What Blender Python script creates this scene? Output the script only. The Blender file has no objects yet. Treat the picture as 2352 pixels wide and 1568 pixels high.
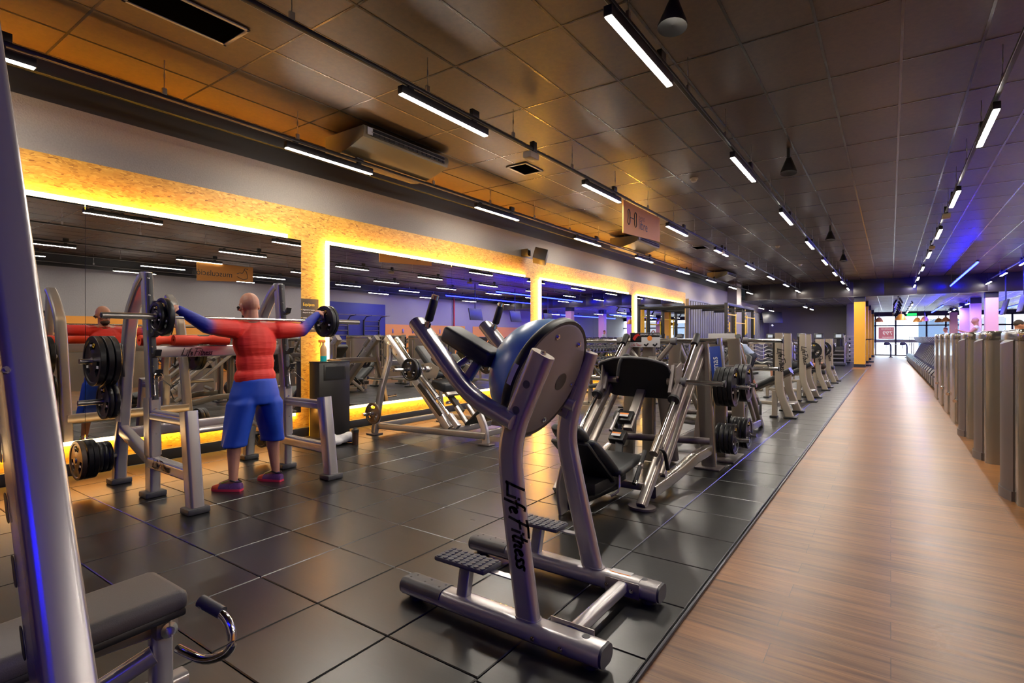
import bpy, bmesh, math, random
from mathutils import Vector, Matrix
random.seed(7)
S = bpy.context.scene
COL = S.collection
PI = math.pi

# ------------------------------------------------------------------ mesh builder
def V(*a): return Vector(a)

def rrect(w, h, r=None, n=4):
    """rounded rectangle outline, centred; r defaults to a full oval"""
    m = min(w, h) / 2
    r = m * .999 if r is None else min(r, m * .999)
    out = []
    for cx, cy, a0 in ((w/2-r, h/2-r, 0), (-w/2+r, h/2-r, PI/2), (-w/2+r, -h/2+r, PI), (w/2-r, -h/2+r, 1.5*PI)):
        for i in range(n+1):
            a = a0 + PI/2*i/n
            out.append((cx + r*math.cos(a), cy + r*math.sin(a)))
    return out

def circ(r, n=14): return [(r*math.cos(2*PI*i/n), r*math.sin(2*PI*i/n)) for i in range(n)]

def fillet(pts, rad=.08, n=6):
    pts = [Vector(p) for p in pts]
    out = [pts[0]]
    for i in range(1, len(pts)-1):
        a, b, c = pts[i-1], pts[i], pts[i+1]
        d1, d2 = (a-b), (c-b)
        k = min(rad, d1.length*.48, d2.length*.48)
        p, q = b + d1.normalized()*k, b + d2.normalized()*k
        for j in range(n+1):
            t = j/n
            out.append(p*(1-t)**2 + b*2*t*(1-t) + q*t*t)
    out.append(pts[-1])
    return out

class G:
    def __init__(s): s.v = []; s.f = []; s.m = []; s.cur = 0
    def add(s, vs, fs):
        o = len(s.v)
        s.v += [tuple(p) for p in vs]
        s.f += [tuple(i+o for i in f) for f in fs]
        s.m += [s.cur]*len(fs)
        return s
    def mat(s, i): s.cur = i; return s
    def box(s, x0, x1, y0, y1, z0, z1, bev=0, M=None, seg=2):
        bm = bmesh.new(); bmesh.ops.create_cube(bm, size=1)
        for v in bm.verts:
            v.co = Vector(((x0+x1)/2 + v.co.x*(x1-x0), (y0+y1)/2 + v.co.y*(y1-y0), (z0+z1)/2 + v.co.z*(z1-z0)))
        if bev: bmesh.ops.bevel(bm, geom=bm.edges[:], offset=bev, segments=seg, profile=.5, affect='EDGES')
        return s.bm(bm, M)
    def bm(s, bm, M=None):
        bm.verts.index_update()
        vs = [(M @ v.co if M else v.co.copy()) for v in bm.verts]
        fs = [[v.index for v in f.verts] for f in bm.faces]
        bm.free(); return s.add(vs, fs)
    def obox(s, c, size, ax=(0,0,0), bev=0, seg=2):
        """box centred at c, rotated by euler degrees"""
        from mathutils import Euler
        M = Matrix.Translation(c) @ Euler([math.radians(a) for a in ax]).to_matrix().to_4x4()
        w, d, h = size
        return s.box(-w/2, w/2, -d/2, d/2, -h/2, h/2, bev, M, seg)
    def bar(s, a, b, w, h, up=(0,0,1), r=None, n=3):
        return s.tube([a, b], rrect(w, h, r if r is not None else min(w, h)*.2, n), up)
    def tube(s, path, sec, up=(0,0,1), cap=True, scale=None):
        P = [Vector(p) for p in path]; U = Vector(up); n = len(sec); rings = []
        if isinstance(sec, (int, float)): sec = circ(sec); n = len(sec)
        last = None
        for i, p in enumerate(P):
            if i == 0: t = P[1]-P[0]
            elif i == len(P)-1: t = P[-1]-P[-2]
            else: t = (P[i+1]-p).normalized() + (p-P[i-1]).normalized()
            t = t.normalized() if t.length > 1e-9 else Vector((0,0,1))
            sd = t.cross(U)
            if sd.length < 1e-3: sd = last if last is not None else t.cross(Vector((1,0,0)) if abs(t.x) < .9 else Vector((0,1,0)))
            sd.normalize(); last = sd
            u = sd.cross(t).normalized()
            k = scale[i] if scale else 1
            rings += [p + sd*a*k + u*b*k for a, b in sec]
        fs = []
        for i in range(len(P)-1):
            for j in range(n):
                k = (j+1) % n
                fs.append((i*n+j, i*n+k, (i+1)*n+k, (i+1)*n+j))
        if cap:
            fs.append(tuple(range(n-1, -1, -1))); fs.append(tuple((len(P)-1)*n+j for j in range(n)))
        return s.add(rings, fs)
    def cyl(s, a, b, r, r2=None, n=16):
        a, b = Vector(a), Vector(b)
        return s.tube([a, b], circ(1, n), scale=[r, r if r2 is None else r2], up=(0,0,1) if abs((b-a).normalized().z) < .9 else (1,0,0))
    def lathe(s, prof, o=(0,0,0), ax=(0,0,1), n=24):
        """prof: list of (radius, height) along the axis"""
        z = Vector(ax).normalized(); x = z.orthogonal().normalized(); y = z.cross(x); o = Vector(o); vs = []
        for r, h in prof:
            for j in range(n):
                a = 2*PI*j/n
                vs.append(o + z*h + (x*math.cos(a) + y*math.sin(a))*max(r, 1e-5))
        fs = [(i*n+j, i*n+(j+1) % n, (i+1)*n+(j+1) % n, (i+1)*n+j) for i in range(len(prof)-1) for j in range(n)]
        return s.add(vs, fs)
    def prism(s, poly, o, ux, uy, th):
        """2D polygon in the plane (ux,uy) at o, thickened by th along ux x uy"""
        o, ux, uy = Vector(o), Vector(ux).normalized(), Vector(uy).normalized(); nz = ux.cross(uy).normalized()
        n = len(poly)
        vs = [o + ux*a + uy*b for a, b in poly] + [o + ux*a + uy*b + nz*th for a, b in poly]
        fs = [tuple(range(n-1, -1, -1)), tuple(range(n, 2*n))] + [(j, (j+1) % n, n+(j+1) % n, n+j) for j in range(n)]
        return s.add(vs, fs)
    def quad(s, a, b, c, d): return s.add([a, b, c, d], [(0,1,2,3)])
    def ball(s, c, r, sc=(1,1,1), n=12, m=8, M=None):
        c = Vector(c); vs = []; fs = []
        for i in range(m+1):
            th = PI*i/m
            for j in range(n):
                a = 2*PI*j/n
                p = Vector((r*sc[0]*math.sin(th)*math.cos(a), r*sc[1]*math.sin(th)*math.sin(a), r*sc[2]*math.cos(th)))
                vs.append(c + (M @ p if M else p))
        for i in range(m):
            for j in range(n): fs.append((i*n+j, (i+1)*n+j, (i+1)*n+(j+1) % n, i*n+(j+1) % n))
        return s.add(vs, fs)
    def cap(s, a, b, r1, r2=None, n=12):
        """tapered capsule"""
        a, b = Vector(a), Vector(b); r2 = r1 if r2 is None else r2
        s.tube([a, b], circ(1, n), scale=[r1, r2], up=(0,0,1) if abs((b-a).normalized().z) < .9 else (1,0,0))
        s.ball(a, r1, n=n, m=6); s.ball(b, r2, n=n, m=6)
        return s
    def plate(s, R, th, o, ax=(0,1,0), hub=.026, a0=PI/2):
        """weight plate with three grip slots, centred at o, axis ax"""
        z = Vector(ax).normalized(); x = z.orthogonal().normalized(); y = z.cross(x); o = Vector(o)
        if abs(z.z) < .5:
            y = (Vector((0,0,1)) - z*z.z).normalized(); x = y.cross(z)
        N = 36; rad = [hub, hub*1.9, R*.46, R*.74, R*.84, R*.87, R*.985, R]
        hw = [.5, .5, .33, .33, .33, .5, .5, .42]
        vs = []
        for r, h in zip(rad, hw):
            for j in range(N):
                a = 2*PI*j/N + a0
                for sg in (-1, 1): vs.append(o + x*r*math.cos(a) + y*r*math.sin(a) + z*sg*h*th)
        idx = lambda i, j, k: (i*N + j % N)*2 + k
        def has(i, j):
            if i < 0 or i >= len(rad)-1: return False
            if i != 2: return True
            return not (((j + 3) % 12) < 6)
        fs = []
        for i in range(len(rad)-1):
            for j in range(N):
                if not has(i, j): continue
                fs.append((idx(i,j,1), idx(i+1,j,1), idx(i+1,j+1,1), idx(i,j+1,1)))
                fs.append((idx(i,j,0), idx(i,j+1,0), idx(i+1,j+1,0), idx(i+1,j,0)))
                if not has(i-1, j): fs.append((idx(i,j,0), idx(i,j,1), idx(i,j+1,1), idx(i,j+1,0)))
                if not has(i+1, j): fs.append((idx(i+1,j,0), idx(i+1,j+1,0), idx(i+1,j+1,1), idx(i+1,j,1)))
                if not has(i, j-1): fs.append((idx(i,j,0), idx(i+1,j,0), idx(i+1,j,1), idx(i,j,1)))
                if not has(i, j+1): fs.append((idx(i,j+1,0), idx(i,j+1,1), idx(i+1,j+1,1), idx(i+1,j+1,0)))
        return s.add(vs, fs)

# ------------------------------------------------------------------ objects
ORG = {}
def obj(name, g, mat, parent=None, label=None, smooth=40, mods=()):
    me = bpy.data.meshes.new(name)
    o0 = ORG.get(parent.name, Vector((0,0,0))) if parent is not None else Vector((0,0,0))
    me.from_pydata([tuple(Vector(p)-o0) for p in g.v], [], g.f)
    mats = mat if isinstance(mat, (list, tuple)) else [mat]
    for m in mats: me.materials.append(m)
    if len(mats) > 1: me.polygons.foreach_set('material_index', g.m)
    bm = bmesh.new(); bm.from_mesh(me); bmesh.ops.recalc_face_normals(bm, faces=bm.faces[:]); bm.to_mesh(me); bm.free()
    if smooth:
        me.polygons.foreach_set('use_smooth', [True]*len(me.polygons))
        me.set_sharp_from_angle(angle=math.radians(smooth))
    o = bpy.data.objects.new(name, me); COL.objects.link(o)
    if parent is not None: o.parent = parent; ORG[o.name] = o0
    if label: o['label'] = label
    for kind, kw in mods:
        md = o.modifiers.new(kind.lower(), kind)
        for k, v in kw.items(): setattr(md, k, v)
    return o

def thing(name, label, cat, loc=(0,0,0), group=None):
    o = bpy.data.objects.new(name, None); o.empty_display_size = .1; COL.objects.link(o)
    o.location = loc; ORG[o.name] = Vector(loc)
    o['label'] = label; o['category'] = cat
    if group: o['group'] = group
    return o

def tag(o, label, cat, group=None, kind=None):
    o['label'] = label; o['category'] = cat
    if group: o['group'] = group
    if kind: o['kind'] = kind
    return o

def struct(name, g, mat, parent=None, smooth=40):
    o = obj(name, g, mat, parent, smooth=smooth)
    if parent is None: o['kind'] = 'structure'
    return o

def dup(root, loc, label=None, group=None, rz=None, cat=None):
    def cp(o, par):
        c = o.copy(); COL.objects.link(c)
        if par is not None: c.parent = par
        for ch in o.children: cp(ch, c)
        return c
    r = cp(root, None); r.location = loc
    if rz is not None: r.rotation_euler = (0, 0, rz)
    if label: r['label'] = label
    if group: r['group'] = group
    return r

def text(name, s, mat, o, ux, uy, size, parent=None, align='LEFT', shear=0, ext=.0006, sx=1, off=0):
    """flat lettering: baseline direction ux, up direction uy, at point o"""
    cu = bpy.data.curves.new(name, 'FONT'); cu.body = s; cu.size = size; cu.align_x = align; cu.shear = shear
    cu.extrude = ext; cu.offset = off; cu.resolution_u = 3
    cu.materials.append(mat)
    tmp = bpy.data.objects.new('tmp', cu); COL.objects.link(tmp)
    me = bpy.data.meshes.new_from_object(tmp.evaluated_get(bpy.context.evaluated_depsgraph_get()))
    bpy.data.objects.remove(tmp); bpy.data.curves.remove(cu)
    ob = bpy.data.objects.new(name, me); COL.objects.link(ob)
    ux, uy = Vector(ux).normalized(), Vector(uy).normalized(); nz = ux.cross(uy)
    M = Matrix((ux*sx, uy, nz)).transposed().to_4x4()
    o0 = ORG.get(parent.name, Vector((0,0,0))) if parent is not None else Vector((0,0,0))
    M.translation = Vector(o) - o0
    me.transform(M)
    if parent is not None: ob.parent = parent; ORG[ob.name] = o0
    return ob

# brush script lettering used on the silver frames, as flat ribbons
_GL = {
 'L': (.62, [[(.30,1.0),(.16,.45),(.02,.02),(.12,.10),(.3,.06),(.66,.0)]]),
 'i': (.22, [[(.10,.46),(.03,.02)], [(.15,.66),(.14,.60)]]),
 'f': (.30, [[(.42,.88),(.30,.92),(.20,.72),(.08,.10),(.0,-.18)], [(.02,.46),(.34,.50)]]),
 'e': (.34, [[(.05,.22),(.28,.32),(.24,.46),(.10,.40),(.04,.18),(.12,.02),(.30,.10)]]),
 'F': (.56, [[(.30,.90),(.18,.45),(.02,-.05)], [(.06,.92),(.40,.96),(.82,.92)], [(.12,.50),(.48,.52)]]),
 't': (.28, [[(.22,.80),(.08,.12),(.14,.0),(.24,.06)], [(.0,.52),(.34,.54)]]),
 'n': (.38, [[(.08,.46),(.02,.0)], [(.05,.28),(.18,.46),(.28,.40),(.22,.06),(.34,.04)]]),
 's': (.30, [[(.30,.42),(.16,.46),(.10,.34),(.24,.18),(.16,.02),(.0,.06)]]),
 ' ': (.16, []),
}
def script(parent, o, ux, uy, height, mat, word='Life Fitness', w=.085, name='lettering'):
    o, ux, uy = Vector(o), Vector(ux).normalized(), Vector(uy).normalized(); nz = ux.cross(uy)
    g = G(); x = 0
    for ch in word:
        adv, strokes = _GL[ch]
        for st in strokes:
            P = [Vector((a+x + b*.12, b, 0)) for a, b in st]
            if len(P) > 2: P = fillet(P, .12, 3)
            for i in range(len(P)-1):
                d = (P[i+1]-P[i]); 
                if d.length < 1e-6: continue
                d.normalize(); q = Vector((-d.y, d.x, 0))*w/2; e = d*w*.3
                a, b = P[i]-e, P[i+1]+e
                vs = [a-q, b-q, b+q, a+q]
                g.add([o + (ux*p.x + uy*p.y)*height + nz*.0012 for p in vs], [(0,1,2,3)])
        x += adv
    return obj(name, g, mat, parent, smooth=0)

def at(u, v, d): return u + (v-u)*d
# ------------------------------------------------------------------ materials
def mat(name, col, rough=.5, metal=0, spec=.5, emit=None, es=0, noise=0, nscale=30, bump=0, bscale=200, coat=0, alpha=None, trans=0):
    m = bpy.data.materials.new(name); m.use_nodes = True
    nt = m.node_tree; b = nt.nodes['Principled BSDF']
    b.inputs['Base Color'].default_value = (*col, 1)
    b.inputs['Roughness'].default_value = rough
    b.inputs['Metallic'].default_value = metal
    b.inputs['Specular IOR Level'].default_value = spec
    b.inputs['Coat Weight'].default_value = coat
    if coat: b.inputs['Coat Roughness'].default_value = .12
    if trans: b.inputs['Transmission Weight'].default_value = trans
    if emit: b.inputs['Emission Color'].default_value = (*emit, 1); b.inputs['Emission Strength'].default_value = es
    if noise or bump:
        tc = nt.nodes.new('ShaderNodeTexCoord')
    if noise:
        n = nt.nodes.new('ShaderNodeTexNoise'); n.inputs['Scale'].default_value = nscale; n.inputs['Detail'].default_value = 4
        nt.links.new(tc.outputs['Object'], n.inputs['Vector'])
        r = nt.nodes.new('ShaderNodeMix'); r.data_type = 'RGBA'
        r.inputs[6].default_value = (*[c*(1-noise) for c in col], 1); r.inputs[7].default_value = (*[min(1, c*(1+noise)) for c in col], 1)
        nt.links.new(n.outputs['Fac'], r.inputs[0]); nt.links.new(r.outputs[2], b.inputs['Base Color'])
    if bump:
        n = nt.nodes.new('ShaderNodeTexNoise'); n.inputs['Scale'].default_value = bscale; n.inputs['Detail'].default_value = 2
        nt.links.new(tc.outputs['Object'], n.inputs['Vector'])
        bp = nt.nodes.new('ShaderNodeBump'); bp.inputs['Strength'].default_value = bump; bp.inputs['Distance'].default_value = .01
        nt.links.new(n.outputs['Fac'], bp.inputs['Height']); nt.links.new(bp.outputs['Normal'], b.inputs['Normal'])
    return m
def emi(name, col, st):
    m = bpy.data.materials.new(name); m.use_nodes = True; nt = m.node_tree
    nt.nodes.remove(nt.nodes['Principled BSDF']); e = nt.nodes.new('ShaderNodeEmission')
    e.inputs['Color'].default_value = (*col, 1); e.inputs['Strength'].default_value = st
    nt.links.new(e.outputs[0], nt.nodes['Material Output'].inputs[0]); return m
def N(nt, t, **kw):
    n = nt.nodes.new(t)
    for k, v in kw.items(): setattr(n, k, v)
    return n
def ramp(nt, stops):
    r = nt.nodes.new('ShaderNodeValToRGB'); e = r.color_ramp.elements
    e[0].position, e[0].color = stops[0][0], (*stops[0][1], 1)
    e[1].position, e[1].color = stops[-1][0], (*stops[-1][1], 1)
    for p, c in stops[1:-1]:
        k = e.new(p); k.color = (*c, 1)
    return r
def mapping(nt, scale=(1,1,1), rot=(0,0,0), loc=(0,0,0)):
    tc = N(nt, 'ShaderNodeTexCoord'); mp = N(nt, 'ShaderNodeMapping')
    mp.inputs['Scale'].default_value = scale; mp.inputs['Rotation'].default_value = rot; mp.inputs['Location'].default_value = loc
    nt.links.new(tc.outputs['Object'], mp.inputs['Vector']); return mp

SILVER = mat('silver_paint', (.50,.47,.46), .27, .6, noise=.05, nscale=6)
SILVERD = mat('dark_silver_paint', (.36,.32,.28), .30, .6, noise=.06, nscale=6)
TAUPE = mat('taupe_metallic_paint', (.27,.235,.19), .26, .6, coat=.5, noise=.05, nscale=4)
TAUPED = mat('dark_taupe_plastic', (.13,.105,.10), .42, .3)
BEIGE = mat('champagne_silver_paint', (.42,.365,.29), .36, .5, noise=.05, nscale=8)
CHROME = mat('chrome', (.75,.74,.74), .12, 1)
STEEL = mat('brushed_steel', (.45,.43,.42), .28, 1)
BLACKM = mat('black_metal', (.018,.017,.017), .4, .3)
BLACKP = mat('black_plastic', (.012,.012,.013), .45)
RUBBER = mat('black_rubber', (.02,.02,.021), .55, bump=.1)
PLATE = mat('cast_plate_black', (.010,.010,.011), .36, spec=.35)
VINYL = mat('black_vinyl', (.022,.024,.026), .42, bump=.12, bscale=350)
VINYLG = mat('grey_vinyl', (.10,.088,.08), .5, bump=.1, bscale=300)
GREYP = mat('grey_plastic', (.13,.125,.125), .5)
DGREY = mat('dark_grey_cap', (.07,.068,.07), .5)
RUBG = mat('grey_rubber_pad', (.09,.09,.1), .6)
WHITE = mat('white_print', (.8,.8,.8), .5)
BLACKT = mat('black_lettering', (.006,.006,.008), .4)
YELT = mat('yellow_print', (.85,.55,.03), .5)
ORANGE = mat('orange_print', (.85,.25,.03), .5)
REDF = mat('red_foam', (.85,.06,.018), .65, bump=.05)
REDP = mat('red_paint', (.5,.02,.015), .4)
BLUEB = mat('blue_rubber_dome', (.17,.38,.66), .3, spec=.5, noise=.08, nscale=5)
YELLOW = mat('yellow_wall_paint', (.85,.42,.012), .55)
PINK = mat('pink_wall_paint', (.80,.45,.36), .6)
ORANGEW = mat('orange_wall_paint', (.78,.30,.02), .55)
NAVY = mat('navy_wall_paint', (.015,.02,.20), .6)
SKIN = mat('skin', (.50,.235,.15), .5, noise=.12, nscale=30)
SKIN2 = mat('tanned_skin', (.48,.21,.12), .5, noise=.1, nscale=30)
SHORTS = mat('royal_blue_polyester', (.005,.055,.46), .6, noise=.15, nscale=8)
HAIR = mat('dark_hair', (.03,.018,.012), .6)
GREYC = mat('grey_cotton', (.17,.17,.15), .8)
LBLUE = mat('pale_blue_cotton', (.30,.36,.50), .8)
DARKC = mat('dark_cotton', (.012,.013,.02), .8)
WHITEC = mat('white_towel', (.7,.68,.68), .9, bump=.6, bscale=120)
ACB = mat('unit_casing', (.20,.165,.10), .38, .1)
WOODM = mat('stained_oak', (.2,.09,.04), .4)
VOID = mat('unlit_opening', (.002,.002,.002), 1, spec=0)
LED = emi('fixture_diffuser', (1,.925,.81), 235)
LEDY = emi('amber_led_strip', (1,.46,.045), 520)
GLOWLIP = emi('added_edge_glow', (1,.72,.34), 9)  # emission of the added lip, imitates the bright glow band around the mirrors
LEDB2 = emi('dim_blue_tube', (.003,.004,1), 110)
LEDB = emi('blue_tube', (.0016,.0026,1), 340)
GREENE = emi('green_exit_panel', (.02,.75,.16), 1.6)
STICK = mat('white_sticker', (.6,.58,.56), .5)

def m_mirror():
    m = bpy.data.materials.new('mirror_glass'); m.use_nodes = True; b = m.node_tree.nodes['Principled BSDF']
    b.inputs['Base Color'].default_value = (.72,.72,.72,1); b.inputs['Metallic'].default_value = 1; b.inputs['Roughness'].default_value = .0
    return m
MIRROR = m_mirror()

def m_glass():
    m = bpy.data.materials.new('clear_glass'); m.use_nodes = True; nt = m.node_tree
    nt.nodes.remove(nt.nodes['Principled BSDF'])
    t = N(nt, 'ShaderNodeBsdfTransparent'); t.inputs[0].default_value = (.9,.94,.95,1)
    g = N(nt, 'ShaderNodeBsdfGlossy'); g.inputs['Roughness'].default_value = .02
    mx = N(nt, 'ShaderNodeMixShader'); mx.inputs[0].default_value = .07
    nt.links.new(t.outputs[0], mx.inputs[1]); nt.links.new(g.outputs[0], mx.inputs[2])
    nt.links.new(mx.outputs[0], nt.nodes['Material Output'].inputs[0]); return m
GLASS = m_glass()

def m_rubber_floor():
    m = bpy.data.materials.new('worn_rubber_tiles'); m.use_nodes = True; nt = m.node_tree; b = nt.nodes['Principled BSDF']; L = nt.links.new
    mp = mapping(nt, (.9, 7, 1), (0,0,math.radians(8))); n1 = N(nt, 'ShaderNodeTexNoise'); n1.inputs['Scale'].default_value = 2.2; n1.inputs['Detail'].default_value = 7; n1.inputs['Roughness'].default_value = .65
    L(mp.outputs[0], n1.inputs['Vector'])
    mp2 = mapping(nt, (1,1,1)); n2 = N(nt, 'ShaderNodeTexNoise'); n2.inputs['Scale'].default_value = 1.3; n2.inputs['Detail'].default_value = 5; L(mp2.outputs[0], n2.inputs['Vector'])
    # one tone per tile
    at_ = N(nt, 'ShaderNodeAttribute'); at_.attribute_name = 'tone'
    ad = N(nt, 'ShaderNodeMath', operation='MULTIPLY_ADD'); L(n1.outputs['Fac'], ad.inputs[0]); ad.inputs[1].default_value = .6; L(at_.outputs['Fac'], ad.inputs[2])
    r = ramp(nt, [(.3,(.007,.007,.007)), (.75,(.024,.021,.018)), (1,(.055,.048,.04))]); L(ad.outputs[0], r.inputs[0]); L(r.outputs[0], b.inputs['Base Color'])
    r2 = ramp(nt, [(.2,(.25,.25,.25)), (.6,(.30,.30,.30)), (.95,(.37,.37,.37))]); mxr = N(nt, 'ShaderNodeMath', operation='MULTIPLY_ADD'); L(n2.outputs['Fac'], mxr.inputs[0]); mxr.inputs[1].default_value = .5
    mm = N(nt, 'ShaderNodeMath', operation='MULTIPLY'); L(n1.outputs['Fac'], mm.inputs[0]); mm.inputs[1].default_value = .6; L(mm.outputs[0], mxr.inputs[2])
    L(mxr.outputs[0], r2.inputs[0]); L(r2.outputs[0], b.inputs['Roughness'])
    b.inputs['Specular IOR Level'].default_value = .75
    mp3 = mapping(nt, (3, 22, 1)); n3 = N(nt, 'ShaderNodeTexNoise'); n3.inputs['Scale'].default_value = 3; n3.inputs['Detail'].default_value = 6; L(mp3.outputs[0], n3.inputs['Vector'])
    bp = N(nt, 'ShaderNodeBump'); bp.inputs['Strength'].default_value = .03; bp.inputs['Distance'].default_value = .006; L(n3.outputs['Fac'], bp.inputs['Height']); L(bp.outputs[0], b.inputs['Normal'])
    return m

def m_wood():
    m = bpy.data.materials.new('oak_vinyl_planks'); m.use_nodes = True; nt = m.node_tree; b = nt.nodes['Principled BSDF']; L = nt.links.new
    mp = mapping(nt, (1,1,1)); br = N(nt, 'ShaderNodeTexBrick'); br.offset = .37; br.offset_frequency = 2
    br.inputs['Scale'].default_value = 1; br.inputs['Brick Width'].default_value = 1.22; br.inputs['Row Height'].default_value = .18
    br.inputs['Mortar Size'].default_value = .0012; br.inputs['Bias'].default_value = 0
    br.inputs['Color1'].default_value = (0,0,0,1); br.inputs['Color2'].default_value = (1,1,1,1); br.inputs['Mortar'].default_value = (.5,.5,.5,1)
    L(mp.outputs[0], br.inputs['Vector'])
    # grain runs with the planks; each plank shifts it
    mp2 = mapping(nt, (.75, 13, 1)); ad = N(nt, 'ShaderNodeVectorMath', operation='MULTIPLY_ADD'); L(br.outputs['Color'], ad.inputs[0]); ad.inputs[1].default_value = (5,3,0); L(mp2.outputs[0], ad.inputs[2])
    n = N(nt, 'ShaderNodeTexNoise'); n.inputs['Scale'].default_value = 1.7; n.inputs['Detail'].default_value = 8; n.inputs['Roughness'].default_value = .62; n.inputs['Distortion'].default_value = .7; L(ad.outputs[0], n.inputs['Vector'])
    r = ramp(nt, [(.28,(.085,.028,.008)), (.45,(.205,.082,.024)), (.6,(.30,.13,.04)), (.8,(.38,.18,.062))]); L(n.outputs['Fac'], r.inputs[0])
    hs = N(nt, 'ShaderNodeHueSaturation'); L(r.outputs[0], hs.inputs['Color'])
    mv = N(nt, 'ShaderNodeMath', operation='MULTIPLY_ADD'); L(br.outputs['Color'], mv.inputs[0]); mv.inputs[1].default_value = .32; mv.inputs[2].default_value = .82; L(mv.outputs[0], hs.inputs['Value'])
    mx = N(nt, 'ShaderNodeMix', data_type='RGBA'); L(br.outputs['Fac'], mx.inputs[0]); L(hs.outputs[0], mx.inputs[6]); mx.inputs[7].default_value = (.07,.035,.015,1)
    L(mx.outputs[2], b.inputs['Base Color'])
    rr = ramp(nt, [(.3,(.30,.30,.30)), (.8,(.42,.42,.42))]); L(n.outputs['Fac'], rr.inputs[0]); L(rr.outputs[0], b.inputs['Roughness'])
    bp = N(nt, 'ShaderNodeBump'); bp.inputs['Strength'].default_value = .12; bp.inputs['Distance'].default_value = .01; L(n.outputs['Fac'], bp.inputs['Height']); L(bp.outputs[0], b.inputs['Normal'])
    b.inputs['Specular IOR Level'].default_value = .55
    return m

def m_osb():
    m = bpy.data.materials.new('oriented_strand_board'); m.use_nodes = True; nt = m.node_tree; b = nt.nodes['Principled BSDF']; L = nt.links.new
    mp = mapping(nt, (1,1,1)); nz = N(nt, 'ShaderNodeTexNoise'); nz.inputs['Scale'].default_value = 6; nz.inputs['Detail'].default_value = 2; L(mp.outputs[0], nz.inputs['Vector'])
    ad = N(nt, 'ShaderNodeMix', data_type='VECTOR') ; ad.inputs[0].default_value = .06; L(mp.outputs[0], ad.inputs[4]); L(nz.outputs['Color'], ad.inputs[5])
    def flakes(rot, sc):
        q = N(nt, 'ShaderNodeMapping'); q.inputs['Rotation'].default_value = (rot,0,0); q.inputs['Scale'].default_value = sc; L(ad.outputs[1], q.inputs['Vector'])
        v = N(nt, 'ShaderNodeTexVoronoi'); v.inputs['Scale'].default_value = 1; L(q.outputs[0], v.inputs['Vector']); return v
    v1 = flakes(.5, (1,20,66)); v2 = flakes(-.7, (1,17,56)); v3 = flakes(1.6, (1,22,80))
    sp = []
    for v in (v1, v2, v3):
        s_ = N(nt, 'ShaderNodeSeparateColor'); L(v.outputs['Color'], s_.inputs[0]); sp.append(s_)
    gt = N(nt, 'ShaderNodeMath', operation='GREATER_THAN'); L(sp[0].outputs[1], gt.inputs[0]); gt.inputs[1].default_value = .5
    mx = N(nt, 'ShaderNodeMix', data_type='FLOAT'); L(gt.outputs[0], mx.inputs[0]); L(sp[1].outputs[0], mx.inputs[2]); L(sp[2].outputs[0], mx.inputs[3])
    r = ramp(nt, [(0,(.18,.075,.008)), (.07,(.36,.18,.022)), (.4,(.46,.255,.034)), (.8,(.53,.305,.045)), (1,(.60,.37,.07))]); L(mx.outputs[0], r.inputs[0]); L(r.outputs[0], b.inputs['Base Color'])
    b.inputs['Roughness'].default_value = .55
    return m

def m_stucco(name, col, sc=55, st=.5, d=.012):
    m = bpy.data.materials.new(name); m.use_nodes = True; nt = m.node_tree; b = nt.nodes['Principled BSDF']; L = nt.links.new
    mp = mapping(nt); n = N(nt, 'ShaderNodeTexNoise'); n.inputs['Scale'].default_value = sc; n.inputs['Detail'].default_value = 3; L(mp.outputs[0], n.inputs['Vector'])
    bp = N(nt, 'ShaderNodeBump'); bp.inputs['Strength'].default_value = st; bp.inputs['Distance'].default_value = d; L(n.outputs['Fac'], bp.inputs['Height']); L(bp.outputs[0], b.inputs['Normal'])
    r = ramp(nt, [(.3,tuple(c*.88 for c in col)), (.7,col)]); L(n.outputs['Fac'], r.inputs[0]); L(r.outputs[0], b.inputs['Base Color'])
    b.inputs['Roughness'].default_value = .75; return m

def m_ceiling(name, c0, c1):
    m = bpy.data.materials.new(name); m.use_nodes = True; nt = m.node_tree; b = nt.nodes['Principled BSDF']; L = nt.links.new
    mp = mapping(nt, (1,1,1)); n = N(nt, 'ShaderNodeTexNoise'); n.inputs['Scale'].default_value = 18; n.inputs['Detail'].default_value = 6; n.inputs['Roughness'].default_value = .75; L(mp.outputs[0], n.inputs['Vector'])
    n2 = N(nt, 'ShaderNodeTexNoise'); n2.inputs['Scale'].default_value = 1.1; n2.inputs['Detail'].default_value = 2; L(mp.outputs[0], n2.inputs['Vector'])
    ad = N(nt, 'ShaderNodeMath', operation='MULTIPLY_ADD'); L(n.outputs['Fac'], ad.inputs[0]); ad.inputs[1].default_value = .6
    m2 = N(nt, 'ShaderNodeMath', operation='MULTIPLY'); L(n2.outputs['Fac'], m2.inputs[0]); m2.inputs[1].default_value = .4; L(m2.outputs[0], ad.inputs[2])
    r = ramp(nt, [(.32,c0), (.66,c1)]); L(ad.outputs[0], r.inputs[0]); L(r.outputs[0], b.inputs['Base Color'])
    b.inputs['Roughness'].default_value = .42; b.inputs['Specular IOR Level'].default_value = .45; return m

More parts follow.
